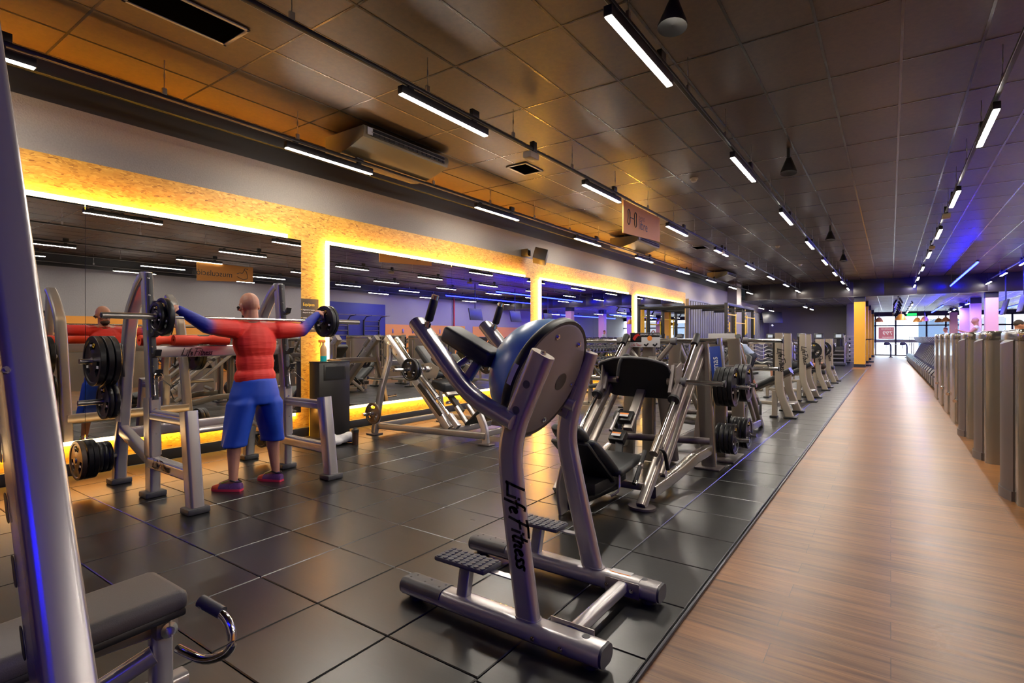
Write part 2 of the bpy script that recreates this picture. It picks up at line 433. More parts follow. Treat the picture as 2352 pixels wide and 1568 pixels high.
def m_shirt():
    m = bpy.data.materials.new('red_to_blue_training_shirt'); m.use_nodes = True; nt = m.node_tree; b = nt.nodes['Principled BSDF']; L = nt.links.new
    tc = N(nt, 'ShaderNodeTexCoord'); sp = N(nt, 'ShaderNodeSeparateXYZ'); L(tc.outputs['Object'], sp.inputs[0])
    ab = N(nt, 'ShaderNodeMath', operation='ABSOLUTE'); L(sp.outputs['Y'], ab.inputs[0])
    r = ramp(nt, [(.34,(.72,.022,.010)), (.40,(.60,.04,.04)), (.455,(.10,.03,.28)), (.50,(.006,.016,.28))]); L(ab.outputs[0], r.inputs[0]); L(r.outputs[0], b.inputs['Base Color'])
    b.inputs['Roughness'].default_value = .6
    mp = mapping(nt, (9, 3, 26)); n = N(nt, 'ShaderNodeTexNoise'); n.inputs['Scale'].default_value = 1; n.inputs['Detail'].default_value = 2; L(mp.outputs[0], n.inputs['Vector'])
    bp = N(nt, 'ShaderNodeBump'); bp.inputs['Strength'].default_value = .22; bp.inputs['Distance'].default_value = .03; L(n.outputs['Fac'], bp.inputs['Height']); L(bp.outputs[0], b.inputs['Normal'])
    return m
SHIRT = m_shirt()
RUBFLOOR = m_rubber_floor(); WOOD = m_wood(); OSB = m_osb()
STUCCO = m_stucco('grey_stucco', (.27,.235,.20))
GREYW = m_stucco('grey_wall_paint', (.30,.285,.28), 30, .15, .006)
CEILM = m_ceiling('dark_brown_ceiling_panels', (.032,.018,.007), (.086,.047,.016))
CEIL2 = m_ceiling('grey_ceiling_panels', (.10,.105,.115), (.17,.175,.185))
BLACKW = mat('black_wall_paint', (.008,.0075,.007), .55)
TBAR = mat('ceiling_grid_bars', (.055,.042,.032), .25, .5)
CORR = mat('grey_corrugated_metal', (.19,.18,.185), .45, .35)
FRAMEM = mat('dark_window_frame', (.03,.03,.06), .4, .4)
# ------------------------------------------------------------------ camera
cam = bpy.data.cameras.new('camera'); co = bpy.data.objects.new('camera', cam); COL.objects.link(co)
co.location = (0, 0, 1.38); co.rotation_euler = (PI/2, 0, math.radians(35.163))
cam.sensor_width = 36; cam.lens = 36*1235/2352; cam.shift_y = -9/2352; cam.clip_end = 300; cam.clip_start = .05
S.camera = co

WX = -6.78       # left wall
RX = 8.8         # right wall
CZ = 4.10        # hall ceiling
BY = 30.1        # beam
# ------------------------------------------------------------------ floor
g = G(); tones = []
P = .533; gap = .003; dep = .004; ch = .004
xs = [-.857, -1.37] + [-1.37-P*k for k in range(1, 12)]
y0 = 2.235-P*14; ny = 62
def tile(x0, x1, a, b):
    x0, x1, a, b = x0+gap, x1-gap, a+gap, b-gap
    o = [(x0,a,-dep),(x1,a,-dep),(x1,b,-dep),(x0,b,-dep)]
    i = [(x0+ch,a+ch,0),(x1-ch,a+ch,0),(x1-ch,b-ch,0),(x0+ch,b-ch,0)]
    g.add(o+i, [(4,5,6,7),(0,1,5,4),(1,2,6,5),(2,3,7,6),(3,0,4,7)])
    tones.extend([random.uniform(-.05,.07)]*5)
for c in range(len(xs)-1):
    for r in range(ny):
        off = -.02 if c == 0 else 0
        tile(max(xs[c+1], WX), xs[c], y0+P*r+off, y0+P*(r+1)+off)
g.add([(WX,y0,-.0085),(xs[0],y0,-.0085),(xs[0],y0+P*ny,-.0085),(WX,y0+P*ny,-.0085)], [(0,1,2,3)]); tones.append(-.4)
g.quad((xs[0],y0,-.0085),(xs[0],y0+P*ny,-.0085),(xs[0],y0+P*ny,-.022),(xs[0],y0,-.022)); tones.append(-.3)
fl = struct('floor', g, RUBFLOOR, smooth=0)
a_ = fl.data.attributes.new('tone', 'FLOAT', 'FACE'); a_.data.foreach_set('value', tones)
yend = y0+P*ny
g = G().quad((WX-.1,-8,-.022),(RX+.1,-8,-.022),(RX+.1,52,-.022),(WX-.1,52,-.022)); struct('floor', g, WOOD, smooth=0)
# dark rubber ground of the far training area
g = G().box(WX, -1.45, yend, 40, -.02, -.004); f3 = struct('floor', g, RUBFLOOR, smooth=0)
# thin metal edge strip of the mat
g = G().box(-.853, -.838, y0, 51, -.022, -.006, .003); struct('trim_1', g, mat('dark_edge_strip', (.05,.05,.06), .3, .6))

# ------------------------------------------------------------------ ceiling
g = G().quad((WX,-8,CZ),(RX,-8,CZ),(RX,BY,CZ),(WX,BY,CZ)); struct('ceiling', g, CEILM, smooth=0)
g = G()
k = .083
x = k - .61*12
while x < RX:
    if x > WX+.05: g.box(x-.012, x+.012, -8, BY, CZ-.003, CZ)
    x += .61
y = 6.53 - 1.222*8
while y < BY:
    g.box(WX, RX, y-.010, y+.010, CZ-.0025, CZ-.0005); y += 1.222
struct('ceiling', g, TBAR, smooth=0)
# lower ceiling beyond the beam
Z2 = 3.36
g = G().quad((WX,BY+.3,Z2),(RX,BY+.3,Z2),(RX,51.4,Z2),(WX,51.4,Z2)); struct('ceiling', g, CEIL2, smooth=0)
g = G()
x = .083-.61*11
while x < RX:
    g.box(x-.012, x+.012, BY+.3, 51.4, Z2-.006, Z2); x += .61
y = BY+1
while y < 51.3: g.box(WX, RX, y-.01, y+.01, Z2-.005, Z2); y += 1.222
struct('ceiling', g, SILVER, smooth=0)
# bulkhead beam, panelled
g = G(); x = -6.25
while x < RX:
    g.box(x+.003, min(x+1.197, RX), BY, BY+.35, 3.33, CZ, .004); x += 1.2
g.box(-6.25, RX, BY+.01, BY+.3, 3.335, CZ); g.box(-6.25, RX, BY-.03, BY+.36, 3.305, 3.33, .004)
struct('wall_front', g, mat('bulkhead_panels', (.018,.014,.013), .35))
# ------------------------------------------------------------------ walls
g = G().box(WX-.2, WX, -8, 40, -.05, 3.70); struct('wall_left', g, STUCCO)
g = G().box(WX-.2, WX, -8, 40, 3.70, CZ+.05); struct('wall_left', g, BLACKW)
g = G().box(WX, WX+.06, -8, BY, 3.94, CZ, .004); struct('trim_2', g, BLACKW)
g = G().box(WX, WX+.45, 28.6, 29.6, 0, CZ); struct('wall_left', g, STUCCO)
g = G().box(RX, RX+.2, -8, 51.5, -.05, 3.70); struct('wall_right', g, GREYW)
g = G().box(RX, RX+.2, -8, 51.5, 3.70, CZ+.05); struct('wall_right', g, BLACKW)
g = G().box(WX-.2, RX+.2, -8.2, -8, -.05, CZ+.05); struct('wall_back', g, GREYW)
g = G().box(WX, -2.15, 40, 40.2, -.05, Z2); struct('wall_far', g, mat('far_grey_wall', (.36,.33,.36), .7))
g = G().box(-2.15, -1.75, 37.6, 40.2, 0, Z2, .01); struct('wall_far', g, GREYW)
# roof slab over everything keeps daylight out
g = G().box(WX-.2, RX+.2, -8.2, 51.6, CZ+.06, CZ+.2); struct('ceiling', g, BLACKW)
g = G().box(-2.1, RX, 51.2, 51.5, 3.12, CZ+.05); struct('wall_front', g, FRAMEM)
g = G().box(-2.15, -1.95, 40.2, 51.5, -.05, Z2); struct('wall_far', g, GREYW)
# black base of the mirror wall
g = G().box(WX, WX+.075, -8, 21.75, -.005, .12, .006); struct('baseboard_left', g, BLACKP)

# oriented strand board panel behind the mirrors
g = G().box(WX, WX+.012, -8, 21.75, .12, 3.185); struct('wall_left', g, OSB)
# mirrors stand off the board on a hidden amber strip
MX = -6.712
def mirror(ya, yb, seams, label):
    za, zb = .34, 2.735
    t = thing('wall_mirror', label, 'mirror', (MX, (ya+yb)/2, za), 'backlit mirrors on the wood board')
    E = [ya] + seams + [yb]
    for i in range(len(E)-1):
        g = G().box(MX-.006, MX, E[i]+.002, E[i+1]-.002, za, zb); obj('mirror_pane', g, MIRROR, t, smooth=0)
    g = G().box(MX-.05, MX-.007, ya+.05, yb-.05, za+.05, zb-.05); obj('back_board', g, BLACKP, t, smooth=0)
    def strips(x0, x1, e0, e1):
        g = G().box(x0, x1, ya-e1, yb-.2, zb+e0, zb+e1); g.box(x0, x1, ya-e1, yb-.08, za-e1*.8, za-e0); g.box(x0, x1, ya-e1, ya-e0, za, zb)
        return g
    obj('led_strip', strips(MX-.048, MX-.030, -.01, .014), LEDY, t, 'glowing amber light strip', smooth=0)
    obj('added_glow_lip', strips(MX-.016, MX-.007, -.005, .052), GLOWLIP, t, 'added glowing lip imitating the white glow around the edge', smooth=0)  # added emissive lip, stands in for the white glow on the board
mirror(-1.0, 4.43, [1.975], 'backlit wall mirror behind the squat rack and the man lifting')
mirror(4.89, 10.26, [7.567], 'backlit wall mirror behind the sled machine, second along the wall')
mirror(10.73, 16.10, [13.41], 'backlit wall mirror above the dumbbell rack, third along the wall')
mirror(16.56, 21.49, [19.0], 'backlit wall mirror at the far end of the board, beside the corrugated wall')

# corrugated metal cladding further along the left wall
g = G(); n = 0
y = 22.0; prof = []
while y < 37.5:
    if not (28.45 < y < 29.7):
        prof = [(WX+.005,y),(WX+.005,y+.10),(WX+.13,y+.13),(WX+.13,y+.31),(WX+.005,y+.34)]
        for i in range(len(prof)-1):
            (xa,ya),(xb,yb) = prof[i], prof[i+1]; zt = 2.87
            g.quad((xa,ya,0),(xb,yb,0),(xb,yb,zt),(xa,ya,zt))
    y += .34
g.box(WX, WX+.12, 21.85, 22.0, 0, 2.95); g.box(WX, WX+.115, 22, 28.45, 2.89, 2.95)
struct('wall_left', g, CORR, smooth=0)

# ------------------------------------------------------------------ right side of the hall (seen in the mirrors)
def dado(ya, yb, ring):
    g = G().box(RX-.03, RX, ya, yb, 0, 2.1, .004); struct('trim_3', g, ORANGEW)
    if ring:
        n = int((yb-ya)/.75)
        for i in range(n):
            yy = ya+.5+i*.75
            h = obj('wall_hook', G().box(RX-.06, RX-.031, yy-.05, yy+.05, 1.62, 1.86, .01), STEEL)
            tag(h, 'small pale hook plate on the orange dado seen in the mirror', 'hook', 'hook plates on the orange dado')
dado(-4, 15.5, 0); dado(19.7, 26.3, 1); dado(27.1, 36.5, 0)
g = G().box(RX-.02, RX, 15.5, 19.7, 0, 3.14); struct('wall_right', g, NAVY)
g = G().cyl((RX-.08, 25.2, 0), (RX-.08, 25.2, 4.05), .045); tag(obj('standpipe', g, REDP), 'red fire pipe rising up the far grey wall, seen in the mirror', 'pipe')

# square columns
def column(name, x, y, w, m, lab, d=None):
    g = G().box(x-w/2, x+w/2, y-w/2, y+w/2, .12, 3.07); 
    o = struct(name, g, m, smooth=0)
    struct('column_base', G().box(x-w/2-.008, x+w/2+.008, y-w/2-.008, y+w/2+.008, -.02, .12), BLACKP, o, smooth=0)
    struct('column_head', G().box(x-w/2-.002, x+w/2+.002, y-w/2-.002, y+w/2+.002, 3.07, 3.4), BLACKW, o, smooth=0)
for x, y in ((-1.205, 30.5), (-1.22, 35.2), (-1.22, 40.2), (-1.22, 46.7)): column('column_yellow', x, y, .45, YELLOW, '')
for x, y in ((3.5, 30.5), (3.45, 35.2), (3.45, 40.2), (3.45, 46.7)): column('column_pink', x, y, .42, PINK, '')
column('column_yellow', 6.7, 33, .45, YELLOW, '')

# ------------------------------------------------------------------ lights
def make_light(label, group):
    t = thing('ceiling_track_light', label, 'light', (0,0,0), group)
    g = G().box(-.032, .032, 0, 1.29, 0, .075, .004); obj('housing', g, BLACKM, t)
    g = G().box(-.025, .025, .01, 1.28, -.006, .002); obj('diffuser', g, LED, t, 'glowing white diffuser', smooth=0)
    obj('adapter', G().box(-.018, .018, .1, .16, .075, .104), BLACKM, t); obj('adapter', G().box(-.018, .018, 1.04, 1.1, .075, .104), BLACKM, t)
    obj('driver_box', G().box(-.022, .022, 1.02, 1.14, .141, .215, .004), BLACKM, t)
    return t
ROWS = [(-5.83, 'beside the mirror wall'), (-3.68, 'second out from the mirror wall'), (-1.61, 'above the edge of the rubber mat'), (.85, 'above the wooden walkway')]
lights = []
proto = None
def put_light(x, y, z, lab, grp):
    global proto
    if proto is None:
        proto = make_light(lab, grp); proto.location = (x, y, z); return proto
    return dup(proto, (x, y, z), lab, grp)
ordi = ['first', 'second', 'third', 'fourth', 'fifth', 'sixth', 'seventh', 'eighth', 'ninth']
for x, where in ROWS:
    k0 = -1 if x < -4 else 0
    k0 = 1 if x > 0 else k0
    i = 0
    for k in range(k0, 8):
        put_light(x, 3.64+3.55*k if x < -5 else 3.44+3.6*k, 3.62, '%s white track light in the row %s' % (ordi[i], where), 'track lights %s' % where); i += 1
for x in (3.28, 5.7, 7.9):
    for k in range(0, 8):
        y = 3.44+3.6*k
        w = {3.28: 'third row in from the right wall', 5.7: 'second row in from the right wall', 7.9: 'row nearest the right wall'}[x]
        put_light(x, y, 3.62, 'white track light in the %s, seen in the mirrors' % w if k < 5 else '%s white track light before the beam in the %s' % (['last', 'next', 'third'][7-k], w), 'track lights in the ' + w)
for x, ys, w in ((-5.83, (31.5, 34.6), 'near the hanging screen'), (-3.68, (31.4, 34.2), 'in front of the far grey wall'), (.85, (32, 34.5, 37, 40, 43), 'over the far walkway'), (3.0, (33, 36.2, 39.4, 42.6), 'beside the pink columns'), (5.6, (31.5, 34.5), 'behind the nearest pink column')):
    for i, y in enumerate(ys):
        put_light(x, y, 2.98, '%s small track light beyond the beam, %s' % (ordi[i], w), 'track lights beyond the beam ' + w)
# the tracks the lights clip to, with their suspension wires
def track(x, ya, yb, z, top, where, step=1.45):
    t = thing('ceiling_light_track', 'long black suspended track down the hall %s' % where, 'lighting track', (x, ya, z), 'suspended lighting tracks')
    g = G().box(x-.02, x+.02, ya, yb, z, z+.035, .003); obj('rail', g, BLACKM, t)
    g = G().box(x-.0205, x-.0165, ya, yb, z-.001, z+.006); obj('edge', g, STEEL, t, smooth=0)
    y = ya+.5; i = 0
    while y < yb:
        if x < -5 and any(a-.1 < y < b+.1 for a, b in ((4.42,5.98),(13.3,14.9),(22.6,24.2))): y += .3; continue
        g = G().cyl((x, y, z+.03), (x, y, top), .004, n=5); g.box(x-.012, x+.012, y-.02, y+.02, z+.03, z+.10); g.cyl((x, y, z+.2), (x, y, z+.25), .008, n=6)
        obj('suspension_wire', g, STEEL, t); y += step; i += 1
for x, w in ROWS: track(x, -1.05, BY-.1, 3.725, CZ, w)
for x, w in ((3.28, 'third row in from the right wall'), (5.7, 'second row in from the right wall'), (7.9, 'nearest the right wall')): track(x, 2, BY-.1, 3.725, CZ, w, 4)
# blue tubes between the last rows
def make_tube(L=8.8, m=None):
    t = thing('ceiling_blue_tube', '', 'light')
    g = G().box(-.03, .03, 0, L, 0, .05, .004); obj('housing', g, BLACKM, t)
    obj('tube', G().cyl((0,0,-.02),(0,L,-.02), .025, n=10), m or LEDB, t, 'glowing blue tube')
    g = G()
    for y in (.3, L/2, L-.3): g.cyl((0,y,.04),(0,y,.48), .004, n=5)
    obj('wire', g, STEEL, t)
    return t
bt = make_tube(); bt.location = (2.08, 20.7, 3.60); bt['label'] = 'long blue tube light above the treadmills, in front of the dark beam'; bt['group'] = 'blue tube lights'
for x, y, z, l in ((2.08, 33.5, 2.95, 'long blue tube light over the walkway beyond the beam, left of the pink columns'), (5.0, 32, 2.95, 'long blue tube light beyond the beam, right of the nearest pink column')):
    dup(bt, (x, y, z), l, 'blue tube lights')
nb = make_tube(4.4, LEDB2); nb.location = (2.4, -4.6, 3.6); tag(nb, 'assumed unseen blue tube light over the right side of the hall near the camera', 'light', 'blue tube lights')  # assumed lamp out of view, added for the purple light on near machines
nb = make_tube(8.8, LEDB2); nb.location = (5.6, 21.0, 3.6); tag(nb, 'blue tube light nearer the right wall, seen in the mirrors', 'light', 'blue tube lights')

# ------------------------------------------------------------------ ceiling fittings
def vent(x0, x1, y0, y1, lab):
    t = thing('ceiling_vent', lab, 'vent', ((x0+x1)/2, (y0+y1)/2, CZ), 'square air vents in the ceiling')
    g = G(); w = .03
    for a in ((x0,x1,y0,y0+w),(x0,x1,y1-w,y1),(x0,x0+w,y0,y1),(x1-w,x1,y0,y1)): g.box(a[0],a[1],a[2],a[3],CZ-.02,CZ-.005,.003)
    obj('frame', g, SILVERD, t)
    obj('opening', G().box(x0+w, x1-w, y0+w, y1-w, CZ-.012, CZ-.006), VOID, t, smooth=0)
vent(-5.05, -4.62, 1.72, 2.55, 'large dark air vent in the ceiling above the squat rack')
vent(-5.0, -4.62, 6.93, 7.45, 'dark square air vent between the two light tracks')
vent(-4.9, -4.5, 16.2, 16.8, 'small air vent beyond the hanging orange sign')

def ac(y0, y1, lab):
    x0, x1 = -6.15, -5.36
    t = thing('air_conditioner', lab, 'air conditioner', (-5.8, (y0+y1)/2, CZ-.1), 'ceiling air conditioners')
    prof = [(x1-.02, CZ-.06), (x1, CZ-.12), (x1-.03, CZ-.20)] + [(x1-.03-.62*(i/8), CZ-.20-.135*math.sin(PI*.5*i/8)) for i in range(1, 9)] + [(x0, CZ-.31), (x0, CZ-.06)]
    g = G().prism([(a, b) for a, b in prof], (0, y1, 0), (1,0,0), (0,0,1), 1)
    g.v = [(p[0], y0 if p[1] < y1-.01 else y1, p[2]) for p in g.v]
    obj('casing', g, ACB, t, smooth=50)
    g = G().box(x1-.012, x1+.008, y0+.10, y1-.10, CZ-.175, CZ-.075, .004); obj('outlet', g, BLACKP, t)
    g = G(); n = 16
    for i in range(n):
        yy = y0+.14+(y1-y0-.28)*i/(n-1); g.box(x1+.006, x1+.016, yy-.004, yy+.004, CZ-.17, CZ-.11)
    obj('fin', g, BLACKM, t, smooth=0)
    g = G().box(x1+.004, x1+.018, y0+.1, y1-.1, CZ-.135, CZ-.125); g.box(x1+.004, x1+.016, y0+.1, y1-.1, CZ-.083, CZ-.075); obj('louvre', g, STEEL, t)
    obj('energy_sticker', G().box(x1+.002, x1+.012, y0+.04, y0+.12, CZ-.17, CZ-.08), STICK, t, 'white energy sticker', smooth=0)
    g = G()
    for yy in (y0+.15, y1-.15): g.cyl((-5.8, yy, CZ-.2), (-5.8, yy, CZ), .012, n=6)
    obj('hanger', g, BLACKM, t)
ac(4.42, 5.98, 'bronze ceiling air conditioner above the squat rack, near the first mirror')
ac(13.3, 14.9, 'bronze ceiling air conditioner behind the hanging orange sign')
ac(22.6, 24.2, 'small far ceiling air conditioner near the corrugated wall')

def projector(x, y, z, lab):
    t = thing('ceiling_speaker', lab, 'speaker', (x, y, CZ), 'dark cone spots under the ceiling')
    obj('stem', G().cyl((x,y,z+.22),(x,y,CZ), .025, n=10), BLACKM, t)
    obj('cone', G().lathe([(.03,.24),(.045,.2),(.11,.02),(.11,0),(.09,.005),(0,.02)], (x,y,z), (0,.15,1), 20), BLACKM, t)
for i, (x, y, l) in enumerate(((-1.36, 4.05, 'dark cone spot at the top of the photo, beside the brightest light'), (-1.2, 8.6, 'dark cone spot beside the second light of the mat edge row'), (-1.2, 15.1, 'dark cone spot beside the fourth light of the mat edge row'), (-1.2, 19.5, 'dark cone spot beside the fifth light of the mat edge row'))):
    projector(x, y, CZ-.36, l)
def detector(x, y, lab):
    t = thing('smoke_detector', lab, 'smoke detector', (x, y, CZ), 'smoke detectors')
    obj('base', G().lathe([(.07,0),(.07,-.02),(.0,-.021)], (x,y,CZ), (0,0,1), 18), mat_sd, t)
    obj('sensor', G().lathe([(.05,-.02),(.05,-.05),(.035,-.062),(0,-.063)], (x,y,CZ), (0,0,1), 18), mat_sd, t)
mat_sd = mat('cream_plastic', (.45,.38,.28), .5)
detector(-2.75, 9.3, 'cream smoke detector right of the hanging orange sign'); detector(-2.75, 17.6, 'cream smoke detector further along the ceiling'); detector(-2.75, 22.5, 'tiny cream smoke detector near the end of the ceiling')

def emergency(x, y, z, lab):
    t = thing('ceiling_emergency_light', lab, 'emergency light', (x, y, z), 'emergency lamps on the tracks')
    obj('bracket', G().box(x-.03, x+.03, y+.03, y+.11, z+.0, z+.14, .004), BLACKM, t)
    obj('lamp_body', G().box(x-.06, x+.06, y-.08, y+.12, z-.09, z-.01, .012), mat_sd, t)
emergency(-3.68, 5.62, 3.70, 'small lit emergency box under the track near the first ceiling vent')
emergency(-3.68, 14.9, 3.70, 'small pale emergency box under the second track, far down')
emergency(.85, 12.9, 3.70, 'small pale emergency box under the walkway track')
emergency(.85, 17.2, 3.70, 'orange lit emergency box further along the walkway track')

# box speaker on the stucco
t = thing('wall_speaker', 'dark box speaker tilted out from the grey wall above the mirrors', 'speaker', (-6.6, 10.2, 3.2))
obj('bracket', G().box(WX, -6.6, 9.98, 10.1, 3.2, 3.36, .006), BLACKM, t)
g = G().obox((-6.42, 10.22, 3.2), (.3, .34, .27), (-14, 14, 28), .02); obj('cabinet', g, mat('olive_black_cabinet', (.045,.04,.03), .5), t)

# hanging signs along the second track
def hang_sign(y0, y1, x, zt, lab, w1, w2, icon, face):
    t = thing('hanging_sign', lab, 'sign', (x, (y0+y1)/2, zt))
    s_ = face
    poly = [(y0, zt), (y1, zt), (y1, zt-.46), (y0, zt-.56)]
    g = G().prism([(a, b) for a, b in poly], (x-.01, 0, 0), (0,1,0), (0,0,1), .02); obj('board', g, mat('orange_sign_board', (.50,.19,.022), .55), t, smooth=0)
    g = G()
    for yy in (y0+.1, y1-.1): g.cyl((x, yy, zt), (x, yy, 3.73), .006, n=6)
    obj('hanger', g, BLACKM, t)
    for sd in (1, -1):
        ux = (0, sd, 0); px = x+sd*.0115
        ya = y0+.66 if sd > 0 else y1-.66
        if w1:
            text('lettering', w1, mat_sgn, (px, ya, zt-.22), ux, (0,0,1), .16, t)
        text('lettering', w2, BLACKT, (px, ya, zt-.38), ux, (0,0,1), .24, t)
        yi = y0+.12 if sd > 0 else y1-.12
        g = G()
        for st in icon:
            pts = [(px+sd*.001, yi+sd*a*.5, zt-.46+b*.42) for a, b in st]
            g.tube(fillet(pts, .05, 3) if len(pts) > 2 else pts, circ(.009, 6), up=(1,0,0))
        obj('emblem', g, BLACKT, t)
mat_sgn = mat('brown_lettering', (.22,.09,.01), .5)
dumb = [[(.3,.5),(.7,.5)],[(.25,.2),(.3,.3),(.3,.7),(.22,.82),(.12,.75),(.15,.5),(.1,.25),(.2,.18)],[(.75,.2),(.7,.3),(.7,.7),(.78,.82),(.88,.75),(.85,.5),(.9,.25),(.8,.18)]]
arm = [[(.1,.9),(.3,.95),(.35,.8),(.2,.75),(.15,.5),(.1,.2),(.4,.1),(.8,.3)],[(.35,.8),(.45,.55),(.6,.6),(.8,.5)]]
hang_sign(8.46, 10.2, -3.68, 3.70, 'orange hanging sign with a dumbbell emblem and the word libre', 'peso', 'libre', dumb, 1)
hang_sign(7.6, 9.3, 3.28, 3.62, 'orange hanging sign with a flexed arm, seen reversed in the first mirror', '', 'musculación', arm, 1)

# ------------------------------------------------------------------ world, daylight outside
w = bpy.data.worlds.new('world'); S.world = w; w.use_nodes = True
bg = w.node_tree.nodes['Background']; bg.inputs[0].default_value = (.75,.86,1,1); bg.inputs[1].default_value = 14
S.view_settings.view_transform = 'Standard'; S.view_settings.exposure = 0.0
S.cycles.use_denoising = True; S.cycles.use_adaptive_sampling = True; S.cycles.adaptive_threshold = .03; S.cycles.max_bounces = 8; S.cycles.glossy_bounces = 5; S.cycles.diffuse_bounces = 4; S.cycles.transparent_max_bounces = 8
S.cycles.sample_clamp_indirect = 6; S.cycles.caustics_reflective = False; S.cycles.caustics_refractive = False
# ================================================================== knee raise and dip station with the half ball
def bolt(g, p, ax, r=.012, h=.008):
    p, ax = Vector(p), Vector(ax).normalized(); return g.cyl(p, p+ax*h, r, n=8).cyl(p+ax*h, p+ax*(h+.006), r*.55, n=8)

t = thing('knee_raise_station', 'silver knee raise and dip station with dotted foot steps, nearest machine on the mat', 'gym machine', (-1.5, 2.4, 0))
YN, YF = 2.045, 2.71
for y, far in ((YN, 0), (YF, 1)):
    x1, x0 = -.973, -2.115-.08*far
    g = G().tube([(x0,y,.062),(x1,y,.062)], rrect(.125,.088,.038,5)); r = obj('base_runner', g, SILVER, t)
    obj('end_cap', G().tube([(x1,y,.062),(x1+.012,y,.062)], rrect(.118,.082,.036,5)), DGREY, r)
    obj('end_cap', G().tube([(x0-.014,y,.062),(x0,y,.062)], rrect(.118,.082,.036,5)), DGREY, r)
    g = G(); sec = [p for p in rrect(.132,.096,.042,5) if p[1] > -.004]
    g.tube([(x0+.004,y,.063),(x0+.27,y,.063)], sec); gp = obj('grip_cover', g, DGREY, r)
    for i in range(3): 
        for d in (-.018, .018): obj('rivet', G().cyl((x0+.04+.1*i+d*.4, y+d, .1105), (x0+.04+.1*i+d*.4, y+d, .1125), .006, n=8), BLACKP, gp)
    for px_ in (x0+.06, x1-.06): obj('foot', G().cyl((px_,y,.0005),(px_,y,.02), .04, n=16), RUBBER, r)
    obj('plug', G().cyl((x1-.09,y+.012,.106),(x1-.09,y+.012,.1075), .018, n=14), DGREY, r)
    for dx in ((-.31,-.17) if not far else (-.27,-.13)):
        obj('bolt', bolt(G(), (x1+dx,y-.0625,.062), (0,-1,0)), CHROME, r)
    if far:
        g = G().tube([(x1-.31,y,.062),(x1-.1,y,.062)], rrect(.13,.093,.04,5)); obj('sleeve', g, SILVER, r)
        obj('warning_sticker', G().box(x1-.28,x1-.16,y+.0,y+.04,.1087,.1095), STICK, r, 'white and orange warning sticker', smooth=0)
        obj('warning_sticker', G().box(x1-.28,x1-.16,y-.008,y,.1087,.1095), ORANGE, r, 'orange warning stripe', smooth=0)
    # curved upright
    if not far: path = [(-1.35,y,.10),(-1.415,y,.5),(-1.455,y,.84),(-1.425,y,.985),(-1.272,y,1.305)]
    else: path = [(-1.36,y,.10),(-1.45,y,.46),(-1.53,y,.80),(-1.505,y,.96),(-1.388,y,1.30)]
    P = fillet(path, .13, 6)
    u = obj('upright', G().tube(P, rrect(.122,.072,.036,6), (0,1,0)), SILVER, t)
    d = (P[-1]-P[-2]).normalized()
    g = G().tube([P[-1]-d*.004, P[-1]+d*.004], rrect(.118,.068,.034,6), (0,1,0)); obj('end_cap', g, BEIGE, u, 'pale flat end cap')
    obj('bolt', bolt(G(), P[-1]+d*.004, d, .014), CHROME, u)
    g = G().tube([(-1.352,y,.104),(-1.352,y,.112)], rrect(.125,.08,.035,5), (0,1,0)); obj('weld', g, SILVER, u)
    if not far:
        for z in (1.17, 1.05): 
            xx = -1.425 + (z-.985)*.478
            obj('plug', G().cyl((xx,y-.0355,z),(xx,y-.0375,z), .019, n=14), DGREY, u)
        script(u, (-1.463+.012, y-.0365, .72), (.16,0,-1), (1,0,.16), .098, BLACKT, w=.13)
    else:
        g = G().obox((-1.52,y-.039,1.03), (.10,.006,.20), (0,22,0), .003); p_ = obj('mounting_plate', g, SILVERD, u)
        for q in ((-1.50,1.09),(-1.535,.97)): obj('bolt', bolt(G(), (q[0],y-.042,q[1]), (0,-1,0), .011), CHROME, p_)
    # step with raised dots
    sx = -1.705
    s_ = obj('step_post', G().tube([(sx+.025*0-.03,y,.10),(sx-.005,y,.268)], rrect(.066,.05,.012,3), (0,1,0)), SILVER, t)
    q = obj('foot_step', G().box(sx-.16,sx+.155,y-.075,y+.07,.268,.292,.008), RUBG, t)
    g = G()
    for i in range(8):
        for j in range(5): g.lathe([(.0135,0),(.0125,.004),(0,.0045)], (sx-.137+.039*i, y-.058+.027*j, .292), n=10)
    dts = obj('raised_dot', g, RUBG, q); dts['kind'] = 'stuff'
    obj('step_bracket', G().box(sx+.10,-1.42,y-.02,y+.02,.262,.268), SILVER, t)
g = G().tube([(-1.155,YN+.062,.07),(-1.155,YF-.062,.07)], rrect(.062,.062,.02,4)); c_ = obj('crossbar', g, SILVER, t)
obj('cross_flange', G().box(-1.27,-1.05,YN+.0625,YN+.07,.03,.112,.002), SILVERD, c_)
obj('cross_flange', G().box(-1.25,-1.06,YF-.07,YF-.0655,.025,.105,.002), SILVERD, c_)
